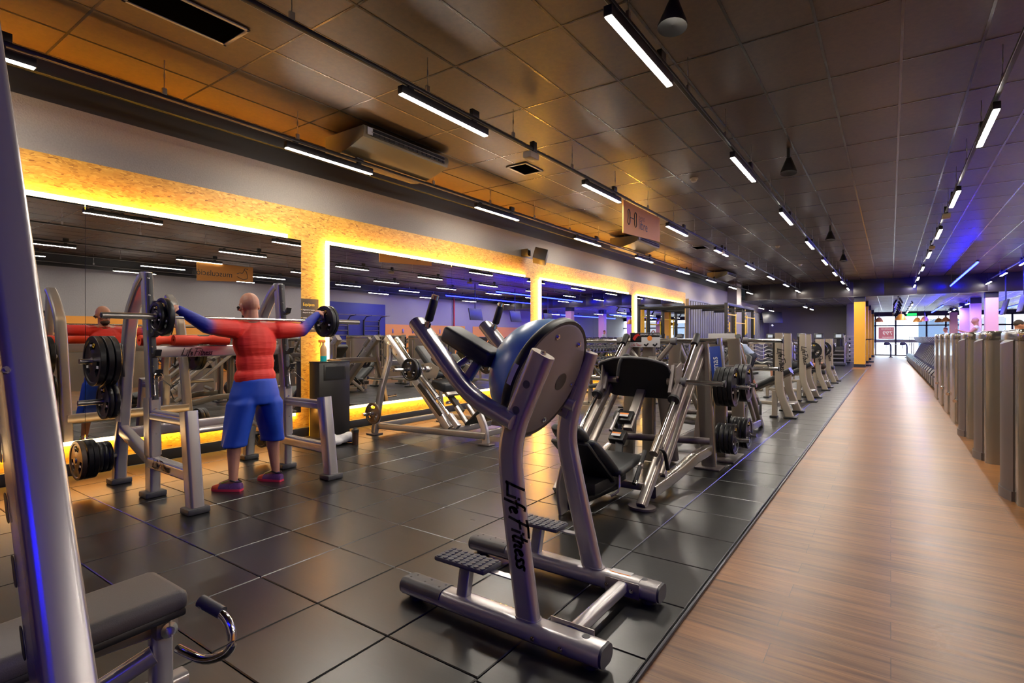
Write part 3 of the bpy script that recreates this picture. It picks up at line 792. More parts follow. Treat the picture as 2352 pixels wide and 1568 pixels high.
# arms, grips and elbow pads
for y, far in ((YN-.035, 0), (YF-.01, 1)):
    dx = -.09*far
    P = fillet([(-1.40+dx*.6,y,.995),(-1.655+dx,y,1.088),(-2.02+dx,y,1.458)], .20, 9)
    a = obj('arm', G().tube(P, rrect(.072,.098,.034,5), (0,1,0)), SILVER, t)
    d = (P[-1]-P[-2]).normalized()
    obj('end_cap', G().tube([P[-1], P[-1]+d*.008], rrect(.066,.092,.031,5), (0,1,0)), DGREY, a)
    b0 = P[-1]-d*.06+Vector((.03,0,.03)); ax = Vector((.34,.02,.94)).normalized()
    gr = obj('handle', G().cyl(b0-ax*.03, b0+ax*.155, .0125, n=12).cyl(b0-ax*.01,b0+ax*.01,.018,n=12), CHROME, a)
    obj('grip', G().tube([b0+ax*.022, b0+ax*.03, b0+ax*.132, b0+ax*.138], circ(.0225, 14), (0,1,0), scale=[.8,1,1,.8]), RUBBER, gr)
    obj('collar', G().cyl(b0+ax*.138, b0+ax*.16, .0195, n=14), CHROME, gr)
    # pad lies inboard of the arm
    py_ = y+.16 if not far else y-.16
    c = Vector((-1.785, py_, 1.335)) if not far else Vector((-1.63, YF-.13, 1.29))
    p_ = obj('elbow_pad', G().obox(c, (.34,.14,.09), (0,25,0), .022, 3), VINYL, t)
    obj('pad_bracket', G().bar((-1.72+dx,y,1.13),(-1.73+dx,py_,1.27),.05,.03).bar((-1.82+dx,y,1.2),(-1.78+dx,py_,1.29),.02,.03), SILVER, t)

# half ball trainer jammed between the uprights
n_ = Vector((-math.cos(math.radians(23)), 0, math.sin(math.radians(23)))).normalized()   # dome direction
bc = Vector((-1.435, 2.37, 1.165))
t = thing('half_ball_trainer', 'blue half ball trainer with black rim and grey platform, leaning on the knee raise station', 'balance trainer', bc)
R_ = .328
prof = [(R_*.93, .03)] + [(R_*.93*math.cos(a), .03+.275*math.sin(a)) for a in [PI/2*i/10 for i in range(1, 11)]]
obj('dome', G().lathe(prof, bc, n_, 48), BLUEB, t, 'blue rubber dome')
prof = [(R_*.90,.0),(R_*.985,-.004),(R_*1.0,.012),(R_*1.0,.036),(R_*.97,.048),(R_*.93,.048)]
rm = obj('rim', G().lathe(prof, bc, n_, 48), BLACKP, t, 'black rim')
obj('platform', G().lathe([(0,-.006),(R_*.9,-.006),(R_*.93,-.002),(R_*.93,.006)], bc, n_, 48), mat('brown_grey_platform', (.22,.19,.17), .38, .2), t, 'grey brown flat platform')
x_ = Vector((0,1,0)); u_ = n_.cross(x_); 
for a in (70, 130, 10, -50, -110, 190):
    a = math.radians(a); p = bc - n_*.006 + (x_*math.cos(a) + u_*math.sin(a))*R_*.78
    obj('bolt', bolt(G(), p, -n_, .015, .006), CHROME, t)
def rimbox(a0, a1, h0, h1, rr, m, nm, lab):
    g = G(); k = 8; vs = []
    for i in range(k+1):
        a = math.radians(a0+(a1-a0)*i/k)
        for h in (h0, h1): vs.append(bc + n_*h + (x_*math.cos(a)+u_*math.sin(a))*rr)
    g.add(vs, [(2*i,2*i+1,2*i+3,2*i+2) for i in range(k)]); obj(nm, g, m, rm, lab)
for sg in (1,):
    pass
rimbox(112, 150, .010, .030, R_*1.003, STICK, 'sticker', 'white warning sticker')
rimbox(112, 150, .030, .036, R_*1.003, ORANGE, 'sticker', 'orange sticker edge')
rimbox(178, 196, .008, .034, R_*1.003, STICK, 'sticker', 'small white sticker')
g = G().lathe([(0,0),(.05,0)], bc - n_*.0075 + x_*.12 + u_*.02, n_, 20); obj('finger_slot', g, BLACKP, t, 'dark finger slot')

# ================================================================== tilted post and seat at the left edge
t = thing('incline_press_bench', 'huge tilted silver post with a dark seat and chrome handle in the lower left corner', 'gym machine', (-1.9, .6, 0))
f = lambda z: -1.42-.464*z
Pb = [(f(0)-.005,.447,.02),(f(2.5),.447,2.5)]
p_ = obj('post', G().tube(Pb, rrect(.105,.14,.022,4), (1,0,.464)), SILVER, t)
g = G()
for z in (.42,.62,.78,.93,1.08,1.24,1.4,1.56):
    x = f(z)-.06; sh = [(a-.464*b, b) for a, b in rrect(.028,.075,.014,5)]
    g.prism(sh, (x, .3935, z), (1,0,0), (0,0,1), .0015)
obj('adjust_hole', g, BLACKP, p_).__setitem__('kind', 'stuff')
for z in (.50, 1.27): obj('bolt', bolt(G(), (f(z)+.057,.40,z+.02), (1,0,.464), .011), BEIGE, p_)
obj('foot', G().box(-1.56,-1.34,.33,.56,0,.03,.006), DGREY, t)
M = Matrix.Translation((0,0,0))
pad = obj('seat', G().obox((-2.215,.52,.425), (.30,.80,.075), (2,0,0), .03, 3), VINYLG, t, 'dark seat pad')
obj('seat_shell', G().obox((-2.215,.52,.383), (.285,.78,.03), (2,0,0), .01), BLACKP, t)
obj('seat_post', G().tube([(-2.19,.87,.02),(-2.19,.87,.34)], rrect(.06,.07,.015,3), (0,1,0)), SILVER, t)
g = G().obox((-2.18,.87,.335), (.10,.075,.075), (0,0,0), .01); h_ = obj('hinge_block', g, SILVERD, t)
obj('hinge_bolt', G().lathe([(.028,0),(.028,.012),(.014,.014),(.014,.022),(0,.022)], (-2.13,.87,.33), (1,0,0), 16), CHROME, h_)
obj('side_handle', G().tube(fillet([(-2.12,.90,.25),(-1.97,.93,.235),(-1.86,.97,.30),(-1.90,.97,.40),(-2.01,.93,.43)], .07, 5), circ(.016, 12)), CHROME, t)
obj('side_grip', G().tube([(-1.93,.963,.408),(-2.02,.932,.438)], circ(.022, 12)), DGREY, t)
obj('brace', G().tube([(-2.17,.84,.24),(-2.32,.35,.02)], rrect(.06,.06,.02,4)), SILVER, t)
obj('brace', G().tube([(-2.2,.86,.32),(-2.32,.12,.30)], rrect(.06,.05,.012,3)), SILVERD, t)
obj('base_rail', G().tube([(-2.3,.1,.035),(-2.3,1.0,.035)], rrect(.08,.06,.02,3)), SILVER, t)
obj('base_rail', G().tube([(-2.3,.45,.035),(-1.45,.45,.035)], rrect(.08,.06,.02,3)), SILVER, t)

# ================================================================== weight plates
PLATES = {}
def plate(R, th, loc, ax, label, group, light=False, slotrot=0.5):
    """plate centred at loc facing ax (its printed face)"""
    ax = Vector(ax).normalized(); key = (round(R,3), round(th,3), tuple(round(c,3) for c in ax), light)
    if key in PLATES: return dup(PLATES[key], loc, label, group)
    t = thing('weight_plate', label, 'weight plate', (0,0,0), group)
    obj('disc', G().plate(R, th, (0,0,0), ax, a0=PI/2), mat('plate_lit_colour', (.10,.07,.045), .4, .4) if light else PLATE, t)  # lit variant: amber light on the black plate is put into its colour
    obj('hub_ring', G().lathe([(.026,-th*.52),(.026,th*.52),(.036,th*.54),(.036,-th*.54),(.026,-th*.52)], (0,0,0), ax, 20), STEEL, t)
    up = Vector((0,0,1)); si = up.cross(ax).normalized()
    for a in (30, 150):
        g = G(); a = math.radians(a)
        c = ax*(th*.345) + (si*math.cos(a)-up*math.sin(a)*.75)*R*.62
        for k in range(3):
            g.prism([(-R*.026+(k-1)*R*.075,-R*.055),(R*.03+(k-1)*R*.075,-R*.055),(R*.03+(k-1)*R*.075,R*.055),(-R*.026+(k-1)*R*.075,R*.055)], c, si, up, .001)
        obj('white_marking', g, WHITE, t, 'white weight number', smooth=0)
    c = ax*(th*.345)+up*R*.62
    g = G(); g.tube([c+(si*math.cos(q)+up*math.sin(q))*R*.075+si*R*.14 for q in [2*PI*i/12 for i in range(13)]], circ(R*.02, 5), ax)
    obj('yellow_mark', g, YELT, t, 'yellow ring mark', smooth=0)
    g = G()
    for k in range(4):
        g.prism([(-R*.02,-R*.04),(R*.02,-R*.04),(R*.02,R*.04),(-R*.02,R*.04)], c-si*R*.16+si*(k-1.5)*R*.06, si, up, .001)
    obj('white_marking', g, WHITE, t, 'white lettering', smooth=0)
    PLATES[key] = t; t.location = loc
    return t

# ================================================================== squat rack
YL, YR = 2.03, 3.29
t = thing('squat_rack', 'silver squat rack with two bent uprights, bar hooks and crossbeam, around the lifting man', 'squat rack', (-5.2, 2.66, 0))
for y, sg in ((YL, -1), (YR, 1)):
    U = [(-5.265,y,.02),(-5.30,y,.9),(-5.39,y,1.95)]
    lw = obj('upright', G().tube([(-5.26,y,.02),(-5.262,y,.40)], rrect(.085,.12,.02,4), (1,0,0)).tube([(-5.262,y,.36),(-5.28,y,.86)], rrect(.10,.135,.022,4), (1,0,0)), SILVER, t)
    up_ = obj('upright', G().tube([(-5.272,y,.82),(-5.40,y,1.955)], rrect(.075,.09,.02,4), (1,0,0)), SILVER, t)
    hp = obj('hook_rail', G().tube([(-5.228,y,.84),(-5.352,y,1.945)], rrect(.05,.07,.012,3), (1,0,0)), mat('dark_hook_rail', (.05,.05,.05), .45, .3) if sg < 0 else bpy.data.materials['dark_hook_rail'], up_)
    for z in (1.03, 1.20, 1.38, 1.62):
        x = -5.228-(z-.84)*.112
        g = G().prism([(0,0),(.075,.02),(.10,.075),(.085,.08),(.045,.035),(0,.05)], (x+.02,y+.028,z), (1,0,0), (0,0,1), .05)
        obj('bar_hook', g, BLACKP, hp)
    for z in (.88, .98, 1.13, 1.30, 1.47, 1.56, 1.75, 1.90):
        x = -5.228-(z-.84)*.112
        obj('bolt', bolt(G(), (x+.025,y-.012,z), (1,0,0), .011), CHROME, hp)
    for z, q in ((.30,0),(.55,0),(.76,0)): obj('bolt', bolt(G(), (-5.21,y-.0,z), (1,0,0), .012), CHROME, lw)
    P = fillet([(-5.40,y,1.93),(-5.50,y,1.86),(-5.71,y,1.62),(-5.77,y,1.42),(-5.98,y,.22),(-6.0,y,.02)], .2, 6)
    bk = obj('back_post', G().tube(P, rrect(.085,.11,.03,4), (0,1,0)), SILVER, t)
    obj('warning_label', G().box(-5.88,-5.80,y-.058,y-.056,.60,.78), STICK, bk, 'small white warning label', smooth=0)
    obj('bumper', G().obox((-5.74,y-.06,1.17),(.012,.02,.3),(0,-9,0),.004), BLACKP, bk)
    obj('front_leg', G().tube([(-4.49,y,.03),(-4.60,y,.79)], rrect(.105,.12,.022,4), (1,0,0)), SILVER, t)
    obj('side_bar', G().tube([(-5.25,y,.30),(-4.55,y,.29)], rrect(.095,.10,.02,4), (0,0,1)), SILVER, t)
    sp = obj('safety_bar', G().tube([(-5.27,y,.70),(-4.62,y,.70)], rrect(.09,.06,.012,3), (0,0,1)), SILVER, t)
    obj('bar_rest', G().tube([(-5.25,y,.735),(-4.64,y,.735)], [(a, b) for a, b in rrect(.07,.04,.019,4)], (0,0,1)), SILVERD, sp)
    obj('back_brace', G().tube([(-5.92,y,.52),(-5.30,y,.32)], rrect(.085,.10,.02,4), (0,0,1)), SILVER, t)
    for x in (-5.26, -4.487, -6.0): obj('foot', G().box(x-.075,x+.075,y-.085,y+.085,.0,.05,.012), DGREY, t)
    if sg < 0:
        script(t, (-5.14, y-.0515, .275), (1,0,-.01), (0,0,1), .08, BLACKT, w=.14)
    # plate pegs
    for (x, z) in ((-5.82,1.17),(-5.86,.80),(-5.95,.28),(-5.55,.30)):
        if x == -5.55: continue
        obj('plate_peg', G().cyl((x,y+sg*.04,z),(x,y+sg*.36,z),.024,n=14), STEEL, t)
# crossbeams
obj('crossbeam', G().tube([(-5.34,YL,1.255),(-5.34,YR,1.255)], rrect(.06,.105,.012,3), (0,0,1)), SILVER, t)
script(t, (-5.309, 2.28, 1.215), (0,1,.0), (0,0,1), .068, BLACKT, w=.11)
obj('rear_beam', G().tube([(-5.95,YL,.47),(-5.95,YR,.47)], rrect(.07,.11,.02,3), (0,0,1)), SILVER, t)
obj('foot_bar', G().tube([(-5.80,2.5,.43),(-5.80,3.2,.43)], rrect(.12,.05,.02,3), (0,0,1)), SILVER, t)
obj('strut', G().tube([(-5.95,2.08,.46),(-5.36,2.05,.34)], rrect(.06,.05,.02,3)), SILVER, t)
obj('strut', G().tube([(-5.95,3.24,.46),(-5.36,3.27,.34)], rrect(.06,.05,.02,3)), SILVER, t)

# plates on the pegs of the rack
pg = 'weight plates on the left pegs of the squat rack'
for i, y in enumerate((1.80, 1.86, 1.915)):
    plate(.225 if i else .225, .045, (-5.82, y-.02, 1.17), (0,-1,0), ['large black plate with yellow mark, outermost on the top peg of the squat rack', 'large black plate in the middle of the top peg of the squat rack', 'large black plate innermost on the top peg of the squat rack'][i], pg)
for i, y in enumerate((1.87, 1.92)):
    plate(.165, .04, (-5.86, y, .80), (0,-1,0), ['medium black plate with white marks on the middle peg of the squat rack', 'plain back plate on the middle peg of the squat rack'][i], pg)
for i, y in enumerate((1.70, 1.75, 1.79, 1.83, 1.87, 1.91)):
    plate(.175 if i < 3 else .14, .038, (-5.95, y, .28), (0,-1,0), 'bronze lit plate in front on the lowest peg of the squat rack' if i == 0 else 'black plate in the row on the lowest peg of the squat rack', pg, light=(i == 0))
for z, x, R in ((1.17,-5.82,.225),(.28,-5.95,.17)):
    for i in range(2):
        plate(R, .045, (x, 3.42+.05*i, z), (0,1,0), 'black plate on the %s right peg of the squat rack, half hidden by the man' % ('top' if z > 1 else 'lowest'), 'weight plates on the right pegs of the squat rack')

# second peg row beside the rear foot
# red bar pads lying on the crossbeam
for ya, yb, x, l in ((2.21, 2.70, -5.30, 'bright red foam bar pad lying on the crossbeam, nearer the man'), (1.99, 2.38, -5.44, 'bright red foam bar pad half hidden behind the left upright of the rack')):
    t = thing('bar_pad', l, 'bar pad', (x, (ya+yb)/2, 1.355), 'red bar pads on the rack'); zc = 1.3078+.047
    L = yb-ya; pr = [(.014,0),(.047,0),(.047,L*.40),(.038,L*.45),(.038,L*.62),(.047,L*.66),(.047,L),(.014,L),(.014,0)]
    obj('foam_sleeve', G().lathe(pr, (x, ya, zc), (0,1,-.0), 24), REDF, t)
# spring collars hanging from the hook rails
for y, l in ((YL, 'left'), (YR, 'right')):
    t = thing('spring_collar', 'chrome spring collar hanging from the %s upright of the squat rack' % l, 'spring collar', (-5.17, y, 1.02), 'spring collars')
    g = G(); c = Vector((-5.155, y, 1.04))
    g.tube([c+Vector((.012*math.sin(q/3), .035*math.cos(q), .035*math.sin(q))) for q in [i*.4 for i in range(34)]], circ(.0035, 6), (1,0,0))
    obj('coil', g, CHROME, t)
    obj('handle', G().cyl(c+Vector((0,-.03,-.02)), c+Vector((.02,-.03,-.15)), .0035, n=6), CHROME, t)
    obj('handle', G().cyl(c+Vector((0,.03,-.02)), c+Vector((.05,.12,-.12)), .0035, n=6), CHROME, t)

# ================================================================== barbell on the man's shoulders
BX, BZ = -4.83, 1.548
t = thing('barbell', 'chrome barbell across the shoulders of the man in the red shirt', 'barbell', (BX, 2.7, BZ))
obj('bar', G().cyl((BX,1.92,BZ),(BX,3.48,BZ),.014,n=14), CHROME, t)
for s_, y0_, y1_ in ((-1,1.96,1.52),(1,3.44,3.90)):
    obj('sleeve', G().cyl((BX,y0_,BZ),(BX,y1_,BZ),.0245,n=18), STEEL, t)
    obj('collar', G().cyl((BX,y0_,BZ),(BX,y0_-s_*.03,BZ),.034,n=18), CHROME, t)
    obj('end_cap', G().cyl((BX,y1_,BZ),(BX,y1_+s_*.004,BZ),.02,n=14), BLACKP, t)
pb = 'weight plates loaded on the barbell'
plate(.115, .035, (BX, 1.895, BZ), (0,-1,0), 'small outer plate on the left end of the barbell', pb)
plate(.155, .045, (BX, 1.942, BZ), (0,-1,0), 'larger inner plate on the left end of the barbell', pb)
plate(.165, .04, (BX, 3.465, BZ), (0,-1,0), 'black inner plate at the right hand of the man on the barbell', pb)
plate(.165, .03, (BX, 3.505, BZ), (0,1,0), 'outer plate on the right end of the barbell', pb)
# ================================================================== people
def limb(g, pts, rs, n=14):
    for i in range(len(pts)-1): g.cap(pts[i], pts[i+1], rs[i], rs[i+1], n)
REM = lambda v, it=4: (('REMESH', dict(mode='VOXEL', voxel_size=v, use_smooth_shade=True)), ('SMOOTH', dict(factor=.5, iterations=it)))

def person(label, J, f, k=1.0, wide=1.0, skin=SKIN, shirt=None, shorts=None, shoes=BLACKP, sleeve='short', leg='short', hair=None, vox=.012, group=None, hands=True, up=None, gaze=None, beard=False, lower=True, fingers=None, shirt_vox=None):
    """J: joints in metres; f: facing direction of the chest"""
    J = {a: Vector(b) for a, b in J.items()}
    f = Vector(f).normalized(); base = Vector((J['pelvis'].x, J['pelvis'].y, 0))
    t = thing('person', label, 'person', base, group)
    up_ = (J['neck']-J['pelvis']).normalized() if up is None else Vector(up)
    rt = f.cross(up_).normalized(); fw = up_.cross(rt).normalized()
    M = Matrix((rt, fw, up_)).transposed()
    hd = J['head']; hu = (hd-J['neck']).normalized(); gz = Vector(gaze).normalized() if gaze else fw
    hr = gz.cross(hu).normalized(); gz = hu.cross(hr).normalized(); MH = Matrix((hr, gz, hu)).transposed()
    H = lambda a, b, c: hd + MH @ Vector((a*k, b*k, c*k))
    g = G()
    # head with brow, nose, jaw, ears
    g.ball(H(0,-.012,.022), 1, (.076*k,.094*k,.092*k), 18, 12, MH)
    g.ball(H(0,.02,-.045), 1, (.060*k,.068*k,.070*k), 14, 10, MH)
    g.ball(H(0,.055,-.085), .027*k, (1.1,1,.8), 10, 8, MH)
    g.cap(H(0,.083,.010), H(0,.106,-.026), .009*k, .014*k, 8)
    g.cap(H(-.04,.070,.022), H(.04,.070,.022), .014*k, .014*k, 8)
    g.cap(H(-.022,.080,-.056), H(.022,.080,-.056), .010*k, .010*k, 8)
    for s in (-1, 1):
        g.ball(H(s*.079,-.008,-.012), 1, (.010*k,.021*k,.032*k), 10, 8, MH)
        g.ball(H(s*.045,.055,-.02), .026*k, (1,1,.8), 10, 8, MH)
    g.cap(H(0,-.022,-.05), J['neck']-up_*.02, .054*k, .062*k)
    # torso
    sh = (J['shL']+J['shR'])/2
    g.ball(J['chest'], 1, (.158*k*wide,.105*k,.20*k), 18, 12, M)
    g.ball((J['chest']+J['pelvis'])/2, 1, (.135*k*wide,.092*k,.19*k), 16, 12, M)
    g.ball(J['pelvis'], 1, (.155*k,.112*k,.13*k), 16, 12, M)
    g.cap(J['neck']-up_*.03, J['shL'], .055*k, .058*k); g.cap(J['neck']-up_*.03, J['shR'], .055*k, .058*k)
    for s in 'LR':
        limb(g, [J['sh'+s], at(J['sh'+s], J['el'+s], .5), J['el'+s], at(J['el'+s], J['wr'+s], .35), J['wr'+s]], [.058*k*wide,.052*k*wide,.041*k*wide,.041*k,.027*k])
        if hands and not (fingers and s in fingers):
            d = (J['wr'+s]-J['el'+s]).normalized(); hv = J.get('hd'+s); 
            d2 = (hv-J['wr'+s]).normalized() if hv else d
            side = d2.cross(up_ if abs(d2.dot(up_)) < .9 else fw).normalized(); nn = side.cross(d2)
            c = J['wr'+s]+d2*.05*k
            g.ball(c, 1, (.042*k,.048*k,.016*k), 12, 8, Matrix((side, d2, nn)).transposed())
            for i, (o, L) in enumerate(((-.030,.066),(-.010,.078),(.010,.074),(.030,.056))):
                a = c+side*o*k+d2*.04*k; b = a+d2*L*.5*k+nn*.010*k; e = b+d2*L*.38*k+nn*.034*k
                g.cap(a, b, .0095*k, .009*k, 8); g.cap(b, e, .009*k, .0078*k, 8)
            th = -1 if s == 'L' else 1
            g.cap(c+side*.03*th*k-d2*.02*k, c+side*.062*th*k+d2*.02*k+nn*.012*k, .012*k, .0095*k, 8)
        if fingers and s in fingers:
            for ch in fingers[s]:
                P = [Vector(p) for p, r in ch]; limb(g, P, [r for p, r in ch], 8)
        if lower:
            limb(g, [J['hip'+s], at(J['hip'+s], J['kn'+s], .4), J['kn'+s], at(J['kn'+s], J['an'+s], .30), at(J['kn'+s], J['an'+s], .62), J['an'+s]], [.090*k,.080*k,.055*k,.057*k,.045*k,.034*k])
            # calf belly sits behind the shin
            bk = -fw if abs(fw.z) < .7 else -up_
            g.cap(at(J['kn'+s], J['an'+s], .15)+bk*.018*k, at(J['kn'+s], J['an'+s], .5)+bk*.014*k, .044*k, .036*k)
            td = (J['to'+s]-J['an'+s]); td.z *= 1
            g.cap(J['an'+s], J['to'+s], .032*k, .03*k)
    body = obj('body', g, skin, t, mods=REM(vox))
    # garments
    if shirt:
        g = G(); e = .010*k
        g.ball(J['chest'], 1, (.158*k*wide+e,.105*k+e,.20*k), 18, 12, M)
        g.ball((J['chest']+J['pelvis'])/2, 1, (.137*k*wide+e,.094*k+e,.19*k), 16, 12, M)
        g.ball(J['pelvis']+up_*.05, 1, (.150*k*wide+e,.108*k+e,.12*k), 16, 12, M)
        g.cap(J['neck']-up_*.045, J['shL'], .050*k+e, .058*k+e); g.cap(J['neck']-up_*.045, J['shR'], .050*k+e, .058*k+e)
        for s in 'LR':
            if sleeve == 'none': g.ball(J['sh'+s], .05*k); continue
            if sleeve == 'short': limb(g, [J['sh'+s], at(J['sh'+s], J['el'+s], .62)], [.060*k+e, .056*k+e])
            else: limb(g, [J['sh'+s], at(J['sh'+s], J['el'+s], .5), J['el'+s], at(J['el'+s], J['wr'+s], .35), at(J['el'+s], J['wr'+s], .93)], [.064*k*wide+e,.056*k*wide+e,.043*k*wide+e,.042*k+e,.027*k+e*.8])
        obj('shirt', g, shirt, t, mods=REM(shirt_vox or vox*1.15))
    if shorts and lower:
        g = G(); e = .014*k
        g.ball(J['pelvis']+up_*.0, 1, (.160*k+e,.112*k+e,.125*k), 16, 12, M)
        for s in 'LR':
            if leg == 'short': limb(g, [J['hip'+s], at(J['hip'+s], J['kn'+s], .5), at(J['hip'+s], J['kn'+s], 1.0)], [.098*k+e,.096*k+e,.080*k+e])
            else: limb(g, [J['hip'+s], at(J['hip'+s], J['kn'+s], .5), J['kn'+s], at(J['kn'+s], J['an'+s], .9)], [.094*k+e,.082*k+e,.062*k+e,.045*k+e])
        obj('shorts' if leg == 'short' else 'trousers', g, shorts, t, mods=REM(vox*1.15))
    if hair:
        g = G(); g.ball(H(0,-.018,.034), 1, (.081*k,.094*k,.090*k), 18, 12, MH)
        g.v = [tuple(p) for p in g.v]; 
        keep = []
        for fa in g.f:
            c = sum((Vector(g.v[i]) for i in fa), Vector())/len(fa)-hd; l = MH.transposed() @ c
            if l.z > -.005*k+max(0, l.y)*.9 or (l.y < -.04*k and l.z > -.05*k): keep.append(fa)
        g.f = keep; g.m = [0]*len(keep)
        obj('hair', g, hair, t)
    return t, body, (H, MH, M, rt, fw, up_)

def shoe(t, heel, toe, m_up, m_sole, m_toe, k=1.0, laces=None):
    heel, toe = Vector(heel), Vector(toe); d = (toe-heel); L = d.length; d.normalize(); sd = d.cross(Vector((0,0,1)))
    g = G(); n = 14
    st = [(0,.028,.055),(.12,.036,.075),(.3,.038,.085),(.5,.040,.062),(.72,.046,.045),(.9,.038,.034),(1,.02,.024)]
    rings = []
    for u, w, h in st:
        c = heel + d*L*u
        for j in range(n):
            a = PI*j/(n-1); rings.append(c + sd*math.cos(a)*w*k + Vector((0,0,.018+math.sin(a)*h*k)))
    fs = [(i*n+j, i*n+j+1, (i+1)*n+j+1, (i+1)*n+j) for i in range(len(st)-1) for j in range(n-1)]
    fs += [tuple(range(n)), tuple((len(st)-1)*n+j for j in range(n))]
    g.add(rings, fs)
    for fa in range(len(g.f)): 
        i = fa//(n-1); g.m[fa] = 1 if (i >= 4 and fa < (len(st)-1)*(n-1)) else 0
    s = obj('shoe', g, [m_up, m_toe], t)
    g = G(); ol = []
    for u, w, h in st: ol.append((u*L, w*k*1.08))
    poly = [(a, b) for a, b in ol] + [(a, -b) for a, b in reversed(ol)]
    g.prism(poly, heel+Vector((0,0,.001)), d, sd*-1, .022); obj('sole', g, m_sole, s)
    if g: pass
    g = G().tube([heel+d*L*u+Vector((0,0,.02+h)) for u, h in ((.34,.082),(.5,.066),(.66,.052))], rrect(.05,.008,.003,2), (0,0,1)); obj('tongue', g, laces or m_up, s)
    obj('collar', G().tube([heel+d*L*u+Vector((0,0,h))+sd*q for u, q, h in ((.02,0,.085),(.14,.034,.088),(.32,.034,.10),(.38,0,.105),(.32,-.034,.10),(.14,-.034,.088),(.02,0,.085))], circ(.007,6), cap=False), BLACKP, s)
    return s

# the man at the rack -------------------------------------------------
def fing(x0, y0, z0, sg):
    """palm against the plate, fingers through its upper slot; sg: direction from palm to plate along y"""
    C = [[((x0, y0-sg*.055, z0-.004), .026), ((x0-.012, y0-sg*.01, z0-.01), .024)], [((x0+.012, y0-sg*.04, z0-.006), .022), ((x0+.022, y0-sg*.008, z0-.012), .02)]]
    for i in range(4):
        xx = x0-.034+.0225*i; L = (.062,.072,.076,.064)[i]
        C.append([((xx, y0-sg*.01, z0), .0095), ((xx, y0+sg*L*.55, z0+.012), .0088), ((xx, y0+sg*L, z0-.004), .0082), ((xx, y0+sg*(L+.010), z0-.026), .0074)])
    C.append([((x0+.030, y0-sg*.045, z0-.012), .0125), ((x0+.046, y0-sg*.02, z0-.030), .0105), ((x0+.036, y0-sg*.006, z0-.054), .009)])
    return C
wl, wr_ = (-4.845, 2.045, 1.622), (-4.845, 3.40, 1.632)
J = dict(pelvis=(-4.865,2.735,.965), chest=(-4.875,2.735,1.33), neck=(-4.895,2.712,1.525), head=(-4.915,2.70,1.678),
    shL=(-4.86,2.52,1.458), elL=(-4.815,2.275,1.475), wrL=wl, shR=(-4.86,2.965,1.454), elR=(-4.815,3.185,1.452), wrR=wr_,
    hipL=(-4.855,2.645,.90), knL=(-4.885,2.545,.49), anL=(-4.845,2.515,.09), toL=(-4.95,2.465,.045),
    hipR=(-4.855,2.825,.90), knR=(-4.885,2.905,.49), anR=(-4.845,2.925,.085), toR=(-4.95,2.89,.045))
F_ = {'L': fing(-4.845, 1.993, 1.628, -1), 'R': fing(-4.845, 3.437, 1.642, 1)}
F_['L'].append([(wl, .028), ((-4.845,2.03,1.626), .027)]); F_['R'].append([(wr_, .028), ((-4.845,3.41,1.636), .027)])
man, body, fr = person('bald man in red shirt and royal blue shorts with a barbell on his shoulders', J, (-1,0,0), k=1.06, wide=1.16, shirt=SHIRT, shorts=None, sleeve='long', vox=.0055, fingers=F_, shirt_vox=.009)
H = fr[0]
# loose knee length shorts
g = G()
def ring(c, rx, ry, n=28, ph=0): return [Vector(c)+Vector((rx*math.cos(2*PI*i/n), ry*math.sin(2*PI*i/n), 0)) + Vector((.010*math.cos(5*2*PI*i/n+ph), .012*math.sin(4*2*PI*i/n+ph), 0)) for i in range(n)]
def loft(g, rings):
    n = len(rings[0]); vs = [p for r in rings for p in r]
    fs = [(i*n+j, i*n+(j+1) % n, (i+1)*n+(j+1) % n, (i+1)*n+j) for i in range(len(rings)-1) for j in range(n)]
    fs += [tuple(range(n)), tuple((len(rings)-1)*n+j for j in range(n))]; g.add(vs, fs)
loft(g, [ring((-4.862,2.74,1.0),.128,.188), ring((-4.862,2.74,.94),.140,.200), ring((-4.858,2.735,.85),.148,.228), ring((-4.858,2.735,.76),.14,.225)])
loft(g, [ring((-4.858,2.66,.90),.09,.07), ring((-4.86,2.61,.78),.138,.122,ph=1), ring((-4.868,2.575,.60),.128,.112,ph=2), ring((-4.872,2.54,.44),.118,.102,ph=3), ring((-4.874,2.532,.39),.122,.106,ph=3.2)])
loft(g, [ring((-4.858,2.81,.90),.09,.07), ring((-4.86,2.86,.78),.138,.122,ph=2), ring((-4.868,2.885,.60),.128,.112,ph=1), ring((-4.872,2.912,.45),.116,.100,ph=0), ring((-4.874,2.918,.395),.12,.104,ph=.3)])
obj('shorts', g, SHORTS, man, mods=REM(.011, 12))
PUR = mat('purple_mesh_fabric', (.16,.06,.22), .6, noise=.5, nscale=60); HOT = mat('hot_pink_sole', (.9,.06,.12), .5); RT = mat('red_orange_toe', (.85,.10,.04), .55); LIME = mat('lime_lace', (.55,.8,.05), .6)
shoe(man, (-4.775,2.555,0), (-5.01,2.415,0), PUR, HOT, RT, 1.0, LIME)
shoe(man, (-4.775,2.945,0), (-5.02,2.855,0), PUR, HOT, RT, 1.0, LIME)
g = G().ball(H(0,.045,-.085), 1, (.054,.050,.042), 14, 10, fr[1]); 
g.f = [fa for fa in g.f if (fr[1].transposed() @ (Vector(g.v[fa[0]])-H(0,.045,-.085))).y > -.03]; g.m = [0]*len(g.f)
obj('beard', g, mat('short_beard', (.05,.028,.02), .8), man)
for s in (-1, 1):
    e = obj('eye', G().ball(H(s*.03,.080,.002), .0125, n=10, m=8), WHITEC, man); obj('iris', G().ball(H(s*.03,.0885,.002), .0062, n=8, m=6), BLACKP, e)
obj('earphone', G().ball(H(-.094,.008,-.012), .014, n=10, m=8).cap(H(-.094,.012,-.012), H(-.088,.03,-.03), .006), BLACKP, man, 'black earphone')
